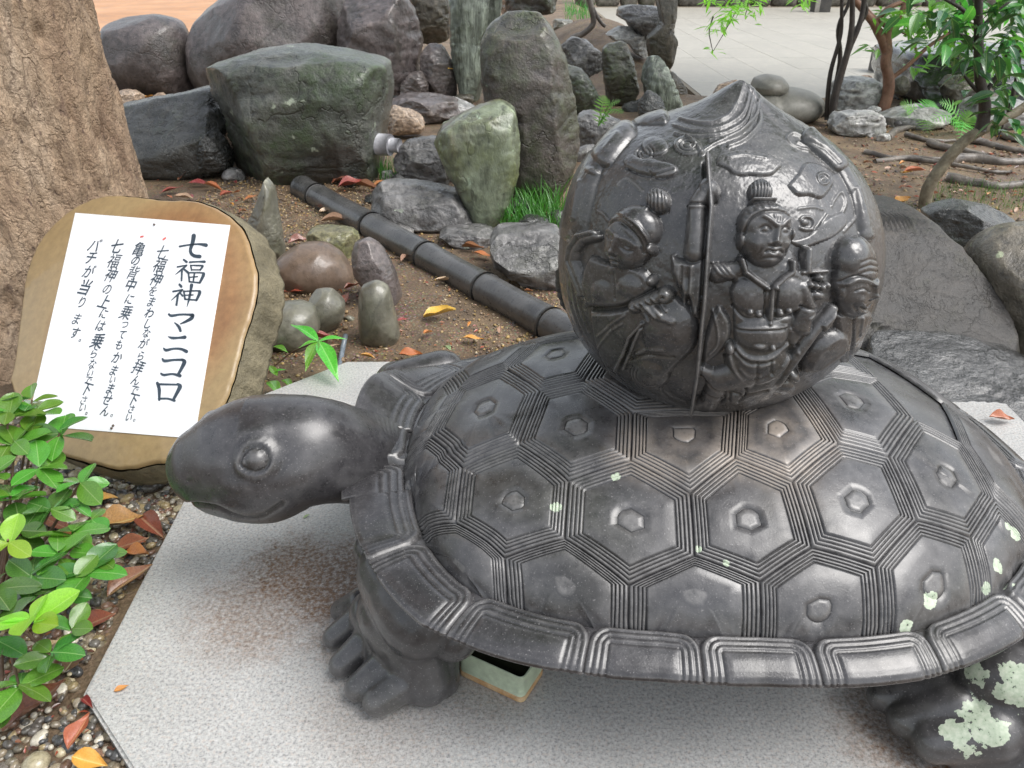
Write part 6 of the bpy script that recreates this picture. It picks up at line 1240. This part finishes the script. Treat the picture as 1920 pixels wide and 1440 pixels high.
wh = [(60,1160,.20,78,1,6,1),(15,1012,.20,60,3,3,1),(70,772,.24,62,0,5,0),(15,775,.26,62,0,5,0),(112,812,.22,60,2,5,0),(28,830,.22,62,0,6,0),(75,880,.18,60,0,6,2),(150,905,.16,56,0,5,2),(20,930,.17,60,0,6,2),(95,955,.15,60,2,6,2),(140,1000,.13,56,0,6,2),(40,1000,.13,60,2,6,2),(160,1070,.11,60,2,5,0),(110,1040,.13,56,0,5,2),(185,1045,.11,50,0,5,0),(60,1080,.12,60,2,6,2),(120,1110,.10,56,2,4,2),(95,1225,.12,58,2,5,0),(35,1285,.10,66,0,5,0),(-10,1200,.12,66,2,5,2),(-20,890,.2,70,0,5,2),(-15,1100,.16,66,2,5,2),(135,1180,.12,50,0,4,0),(170,970,.12,44,0,4,0),(5,1330,.08,50,2,3,0),(60,750,.25,46,2,4,0)]
root = onz(-10, 1120, GZ)
for (px, py, z, sz, mi, n_, tw) in wh:
    c_ = onz(px, py, z); d_ = np.linalg.norm(c_ - [0, 0, H]); a0_ = rs.uniform(0, 6.3)
    mid = (c_ + root) / 2 + np.array([0, 0, -.02]); V, Fc = tube(smooth_path([root, mid, c_], 8), np.linspace(.006, .0025, 8), 6); link('branch', mesh_np('branch', V - S0, Fc, m_twig), sh)
    for k in range(n_):
        s_ = sz * rs.uniform(.8, 1.12) / F * d_ * (.9 if mi == 1 else 1); mm = mi if mi != 3 else 1
        if rs.random() < .12 and mi == 2: mm = 0
        o = bpy.data.objects.new('leaf', lg[mm * 3 + rs.randrange(3)]); COL.objects.link(o); o.parent = sh
        place(o, c_ - S0 + np.array([0, 0, rs.uniform(-.012, .01)]), a0_ + k * 6.283 / n_ + rs.uniform(-.25, .25), rs.uniform(-.25, .5) if mi != 1 else rs.uniform(.0, .5), rs.uniform(-.5, .5), s_ * rs.uniform(.75, 1.1))
# ---- young seedling behind the plinth edge
sd = empty('seedling', onz(520, 690, GZ)); tag(sd, 'bright green seedling with pointed leaves between the sign and the plinth', 'seedling'); S0 = np.array(sd.location)
V, Fc = leaf_geo(1, .36, .25, .2, 1.2, .015, 12, 5); lp = mesh_np('leaf', V, Fc, leaf_mat('fresh_green_leaf', (.10, .36, .04), (.17, .50, .07), .25, .35, .6))
nd = onz(597, 640, .10); V, Fc = tube(smooth_path([onz(500, 700, GZ), onz(545, 662, .02), nd], 10), np.linspace(.004, .002, 10), 6); link('stem', mesh_np('stem', V - S0, Fc, m_twig), sd)
def leaf_to(parent, me, p0, p1, S0, sag=.0):
    d = np.array(p1) - np.array(p0); L_ = np.linalg.norm(d); o = bpy.data.objects.new('leaf', me); COL.objects.link(o); o.parent = parent
    place(o, np.array(p0) - S0, math.atan2(d[1], d[0]), math.asin(d[2] / L_) + .12, 0, L_)
for q, z in (((547, 602), .14), ((649, 630), .11), ((571, 688), .07), ((634, 704), .05), ((560, 648), .10)): leaf_to(sd, lp, nd, onz(*q, z), S0)
for (a, b), (c2, d2) in (((510, 700), (535, 690)), ((520, 705), (500, 680)), ((530, 712), (548, 722)), ((512, 650), (538, 655)), ((505, 715), (525, 735))): leaf_to(sd, lp, onz(a, b, -.02), onz(c2, d2, .0), S0)
for px, py in ((140, 1210), (180, 1370), (122, 1245)):
    s2 = empty('sprout', onz(px, py, GZ)); tag(s2, {140: 'tiny green sprout on the pebbles above the maroon leaf', 180: 'tiny green sprout growing against the plinth corner', 122: 'tiny light green sprout left of the maroon leaf'}[px], 'sprout')
    for k in range(3): leaf_to(s2, lp, np.array(s2.location), np.array(s2.location) + [.018 * math.cos(k * 2.1 + px), .018 * math.sin(k * 2.1 + px), .014], np.array(s2.location))

# ---- grass tufts
def grass(name, rx, ry, n, hpx, seed, lab=None, mat=None, z=GZ):
    rs = np.random.default_rng(seed); A = Acc()
    for k in range(n):
        px, py = rs.uniform(*rx), rs.uniform(*ry); b0 = onz(px, py, z); h = hpx * rs.uniform(.5, 1.1) / F * b0[1]; a = rs.uniform(0, 6.28); ln = rs.uniform(.15, .8); w = h * .02
        d = np.array([math.cos(a), math.sin(a), 0]); sd_ = np.array([-d[1], d[0], 0]); t = np.linspace(0, 1, 5)[:, None]
        c_ = b0 + d * ln * h * t ** 2 + np.array([0, 0, 1]) * h * (t - .3 * ln * t ** 2); ww = w * (1 - t ** 2 * .95)
        A.add(np.stack([c_ - sd_ * ww, c_ + sd_ * ww], 1).reshape(-1, 3), grid_faces(5, 2))
    V, Fc = A.get(); o = link(name, mesh_np(name, V, Fc, mat or m_grass)); tag(o, kind='stuff'); return o
m_grass = leaf_mat('grass_blade', (.035, .14, .02), (.09, .25, .04), .4, .3, .2)
grass('grass', (935, 1060), (395, 440), 420, 62, 1); grass('grass', (985, 1050), (360, 420), 160, 75, 4); grass('grass', (712, 765), (322, 345), 160, 40, 2); grass('grass', (1730, 1920), (350, 400), 420, 26, 3); grass('grass', (1640, 1740), (380, 410), 90, 16, 5, z=GZ); grass('grass', (1060, 1110), (20, 40), 140, 26, 6, z=.2)
# ---- ferns
m_fern = leaf_mat('fern_green', (.10, .30, .06), (.17, .42, .10), .45, .35, .1)
def fern(base, tips, lab, wpx, nl=15):
    B = np.array(base); t = empty('fern', B); tag(t, lab, 'fern')
    for q in tips:
        Q = np.array(q); pth = smooth_path([B, (B + Q) / 2 + [0, 0, .22 * np.linalg.norm(Q - B)], Q], 24); A = Acc(); V, Fc = tube(pth, np.linspace(.004, .001, 24), 5); A.add(V, Fc)
        T = np.gradient(pth, axis=0); wl_ = wpx
        for i in range(3, 24, 2):
            u_ = T[i] / np.linalg.norm(T[i]); s_ = np.cross(u_, [0, -.5, .87]); s_ /= np.linalg.norm(s_); L_ = wl_ * math.sin(np.pi * min(1, (i + 2) / 25) ** .8) + .01
            for sg in (-1, 1):
                d = s_ * sg + u_ * .35; d /= np.linalg.norm(d); a = pth[i]; b = a + d * L_ + [0, 0, -.1 * L_]; ww = u_ * L_ * .075
                A.add(np.array([a - ww, a + ww, (a + b) / 2 + ww, (a + b) / 2 - ww, b]), np.array([[0, 1, 2], [0, 2, 3], [3, 2, 4]]))
        V, Fc = A.get(); link('frond', mesh_np('frond', V - B, Fc, m_fern, False), t)
fy = 5.3
fern(ony(1122, 236, fy), [ony(1162, 190, fy - .1), ony(1135, 180, fy), ony(1168, 212, fy - .2)], 'small green fern on the ledge left of the ball top', .055)
g_ = onz(1722, 232, GZ + .02)
fern(g_, [ony(1688, 196, g_[1]), ony(1750, 190, g_[1] + .1), ony(1740, 250, g_[1] - .3)], 'light green fern beside the long white stone', .10)
g_ = onz(1800, 245, GZ + .02); fern(g_, [ony(1762, 192, g_[1]), ony(1826, 214, g_[1]), ony(1800, 262, g_[1] - .4), ony(1745, 225, g_[1] - .1)], 'light green fern in front of the black boulder', .10)
# ------------------------------------------------------------------ small trees, roots, hanging sprays, canopy
m_stem = simple('dark_wet_stem', (.02, .016, .014), (.05, .038, .03), scale=12, rough=(.3, .6), bump=.5, bdist=.01); m_red = simple('reddish_smooth_bark', (.13, .06, .035), (.26, .14, .09), scale=9, rough=(.35, .6), bump=.4, bdist=.01)
m_lichbark = simple('mottled_lichen_bark', (.08, .055, .03), (.30, .27, .19), scale=14, rough=(.5, .8), bump=.5, bdist=.01)
def limb(parent, pts, r0, r1, mat, name='limb', n=24, seed=0, y=None):
    P = smooth_path(np.array([ony(a, b, y if len(q) == 0 else q[0]) for a, b, *q in pts]), n); P = P + vnoise(P, 6, seed, 2)[:, None] * .012
    V, Fc = tube(P, np.linspace(r0, r1, n), 10, True, .12, seed); return part(name, V, Fc, mat, parent), P
# thin dark stems
g_ = onz(1556, 238, GZ); y = g_[1]
ta = empty('small_tree', g_); tag(ta, 'cluster of thin dark bare stems rising behind the ball', 'tree')
for k, (pts, r0) in enumerate((([(1560, 240), (1566, 180), (1588, 100), (1597, 50), (1598, -30)], .034), ([(1557, 238), (1568, 165), (1592, 92), (1612, 45), (1622, -10), (1640, -60)], .030), ([(1550, 225), (1556, 140), (1576, 60), (1578, -40)], .022), ([(1553, 225), (1574, 120), (1573, 50), (1590, 10), (1600, -40)], .022), ([(1600, 60), (1625, 20), (1610, -20)], .018))):
    limb(ta, pts, r0, r0 * .55, m_stem, 'trunk' if k == 0 else 'stem', seed=k, y=y + .05 * k)
# reddish forked tree
g_ = onz(1652, 216, GZ); y = g_[1]; tb = empty('small_tree', g_); tag(tb, 'slender reddish brown tree with a low fork beside the stone post', 'tree')
limb(tb, [(1650, 220), (1663, 185), (1667, 150), (1660, 120), (1664, 95)], .055, .042, m_red, 'trunk', y=y, seed=9)
for k, (pts, r0) in enumerate((([(1663, 98), (1640, 45), (1608, 8), (1590, -30)], .042), ([(1664, 98), (1664, 60), (1690, 25), (1710, -30)], .045), ([(1640, 44), (1665, 16), (1700, 2), (1730, -6)], .025), ([(1660, 50), (1635, 28), (1620, 5)], .02), ([(1667, 150), (1700, 124), (1740, 88), (1790, 55), (1840, 20)], .022), ([(1720, 100), (1712, 75), (1692, 60)], .012))): limb(tb, pts, r0, r0 * .5, m_red, 'branch', seed=20 + k, y=y)
# leaning sapling in front
g_ = onz(1734, 392, GZ); y = g_[1]; tc_ = empty('sapling', g_); tag(tc_, 'leaning sapling with glossy dark leaves at the upper right', 'tree')
_, Pm = limb(tc_, [(1732, 396), (1742, 350), (1775, 300), (1812, 262), (1845, 242), (1885, 222), (1930, 195), (1990, 160)], .038, .022, m_lichbark, 'trunk', y=y, seed=31, n=40)
for k, (pts, r0) in enumerate((([(1838, 246), (1846, 200), (1838, 140), (1833, 60), (1838, -60)], .036), ([(1840, 180), (1816, 150), (1802, 132)], .012), ([(1846, 175), (1870, 140), (1888, 100)], .014), ([(1836, 100), (1810, 70), (1780, 60)], .012), ([(1836, 60), (1870, 20), (1910, -10)], .014), ([(1834, 40), (1790, 10), (1740, -20)], .012), ([(1890, 218), (1905, 150), (1915, 90)], .014), ([(1850, 240), (1880, 232), (1870, 262)], .008))): limb(tc_, pts, r0, r0 * .5, m_stem, 'branch', seed=40 + k, y=y)
V, Fc = leaf_geo(1, .42, .2, .2, 1.2, .01, 8, 3); lt = [mesh_np('leaf', V, Fc, m_) for m_ in (leaf_mat('camellia_leaf', (.02, .085, .03), (.05, .15, .05), .25, .2, .6), leaf_mat('camellia_leaf_light', (.06, .22, .05), (.12, .34, .08), .3, .35, .4))]
S0 = np.array(tc_.location); rs = random.Random(5); cnt = 0
cl = [(1840, 20, 60, 40, 40), (1790, 40, 50, 40, 26), (1890, 60, 40, 60, 40), (1860, 110, 45, 40, 26), (1790, 90, 40, 25, 14), (1900, 150, 25, 50, 22), (1745, 20, 50, 30, 24), (1885, 190, 30, 25, 12), (1830, 150, 20, 20, 6), (1800, 92, 18, 16, 6), (1870, 235, 30, 14, 10), (1850, 200, 14, 12, 5), (1915, 20, 20, 40, 22)]
for (cx_, cy_, sx_, sy_, n_) in cl:
    for k in range(int(n_ * 1.0)):
        px, py = rs.gauss(cx_, sx_ * .6), rs.gauss(cy_, sy_ * .6); p_ = ony(px, py, y + rs.uniform(-.35, .35)); o = bpy.data.objects.new('leaf', lt[0 if rs.random() < .72 else 1]); COL.objects.link(o); o.parent = tc_
        place(o, p_ - S0, rs.uniform(0, 6.3), rs.uniform(-.9, .2), rs.uniform(-.8, .8), rs.uniform(.10, .16)); cnt += 1
# lighter foliage of the reddish tree and the maple spray
def spray(parent, name, cl, y, me_v, mat, size, seed):
    rs = random.Random(seed); A = Acc(); V0, F0 = me_v
    for (cx_, cy_, sx_, sy_, n_) in cl:
        for k in range(n_):
            p_ = ony(rs.gauss(cx_, sx_ * .55), rs.gauss(cy_, sy_ * .55), y + rs.uniform(-.4, .4)); A.add(orient(V0, p_, rs.uniform(0, 6.3), rs.uniform(-.8, .2), rs.uniform(-.6, .6), size * rs.uniform(.6, 1.2)), F0)
    V, Fc = A.get(); o = part(name, V, Fc, mat, parent, False); o['kind'] = 'stuff'
lv = leaf_geo(1, .4, .1, .1, 1.2, 0, 5, 1)
m_lite = leaf_mat('light_tree_leaf', (.09, .30, .05), (.16, .42, .08), .4, .4, .2)
spray(tb, 'foliage', [(1760, 90, 60, 30, 60), (1860, 130, 50, 50, 60), (1790, 30, 70, 30, 90), (1690, 20, 40, 20, 60), (1740, 40, 40, 25, 60), (1725, 60, 40, 15, 30), (1628, 85, 10, 12, 5), (1640, 96, 12, 5, 4), (1660, 40, 20, 20, 16), (1705, 125, 16, 5, 8), (1770, 10, 40, 20, 40)], onz(1652, 216, GZ)[1], lv, m_lite, .14, 1)
mp = empty('maple_branch', ony(1400, -60, 6.)); tag(mp, 'drooping bright green maple spray hanging at the top edge', 'branch')
for k, pts in enumerate(([(1400, -60), (1395, -10), (1370, 40), (1338, 95)], [(1400, -60), (1405, -5), (1398, 30)], [(1300, -60), (1340, -20), (1365, 5)], [(1500, -70), (1498, -20), (1500, 4)], [(1338, 30), (1330, 60), (1336, 95)])): limb(mp, pts, .006, .002, m_stem, 'twig', y=6., seed=k)
m_mp = leaf_mat('maple_leaf_green', (.16, .42, .05), (.26, .55, .10), .45, .45, .1)
spray(mp, 'foliage', [(1385, 5, 34, 14, 60), (1362, 30, 22, 16, 40), (1345, 55, 12, 14, 16), (1400, 18, 14, 12, 20), (1336, 92, 8, 6, 6), (1500, 2, 14, 8, 20), (1420, 10, 8, 20, 10), (1330, 0, 20, 8, 14)], 6., leaf_geo(1, .22, .1, .1, 1., 0, 4, 1), m_mp, .10, 2)
# roots on the soil
m_root = simple('wet_grey_root', (.05, .04, .035), (.22, .19, .16), scale=7, rough=(.3, .6), bump=.7, bdist=.01, streak=(1, 1, 1), coat=.2)
rl = ['long thin root curving left across the bare soil', 'dark thick root crossing to the right edge', 'pale thick root above the grass at the right edge', 'short root fork beside the sapling', 'root running behind the sapling', 'thin root at the back of the soil patch', 'low root in front of the dark thick root', 'pale root near the white stone', 'thin crossing root at the right edge']
for k, (pts, r0) in enumerate((([(1622, 286), (1660, 293), (1720, 294), (1760, 297), (1800, 296)], .022), ([(1780, 300), (1830, 297), (1880, 304), (1960, 302)], .045), ([(1775, 336), (1830, 344), (1880, 350), (1960, 344)], .038), ([(1740, 268), (1770, 278), (1800, 282), (1850, 292)], .03), ([(1800, 262), (1850, 268), (1890, 278), (1960, 286)], .03), ([(1700, 252), (1740, 262), (1790, 262)], .02), ([(1640, 302), (1700, 296), (1750, 304), (1830, 318), (1900, 322)], .02), ([(1662, 256), (1680, 244), (1712, 238)], .035), ([(1870, 250), (1900, 262), (1960, 270)], .03))):
    P = smooth_path(np.array([onz(a, b, GZ + .015) for a, b in pts]), 30); P = P + np.stack([0 * P[:, 0], vnoise(P, 5, k) * .05, vnoise(P, 4, k + 50) * .02], 1); V, Fc = tube(P, np.linspace(r0, r0 * .6, 30), 10, True, .25, k)
    o = thing_mesh('root', V, Fc, m_root); tag(o, rl[k], 'root', 'exposed roots')
for k, (pts, r0, lab) in enumerate((([(1100, -20), (1110, 20), (1112, 45), (1095, 62), (1070, 72)], .035, 'pale root hanging down the bank at the top'), ([(1112, 15), (1125, 40), (1135, 50)], .02, 'thin root forking right on the bank at the top'))):
    P = smooth_path(np.array([ony(a, b, 10.2) for a, b in pts]), 20); V, Fc = tube(P, r0, 8, True, .2, k); o = thing_mesh('root', V, Fc, m_root); tag(o, lab, 'root', 'exposed roots')
# crowns above the picture (they shade the garden and show in the wet stone)
m_can = leaf_mat('canopy_leaf', (.04, .11, .025), (.08, .19, .04), .5, .3, .1)
def crown(parent, C_, R3_, n, size, seed):
    rs = np.random.default_rng(seed); A = []; V0, F0 = leaf_geo(1, .5, .1, .1, 1.2, 0, 4, 1); cs = rs.normal(size=(60, 3)); cs /= np.linalg.norm(cs, axis=1)[:, None]; cs = cs * rs.uniform(.4, 1, (60, 1)) * R3_ + C_
    acc = Acc()
    for k in range(n):
        c_ = cs[rs.integers(60)] + rs.normal(size=3) * .38; acc.add(orient(V0, c_, rs.uniform(0, 6.3), rs.uniform(-1, .4), rs.uniform(-.8, .8), size * rs.uniform(.7, 1.3)), F0)
    V, Fc = acc.get(); o = part('crown', V, Fc, m_can, parent, False); o['kind'] = 'stuff'
crown(tree, np.array([-1.9, 3.6, 6.6]), np.array([2.9, 2.6, 1.4]), 5000, .3, 1)
crown(tb, np.array([4.2, 8.0, 4.6]), np.array([2.4, 2.2, 1.3]), 3000, .3, 2)
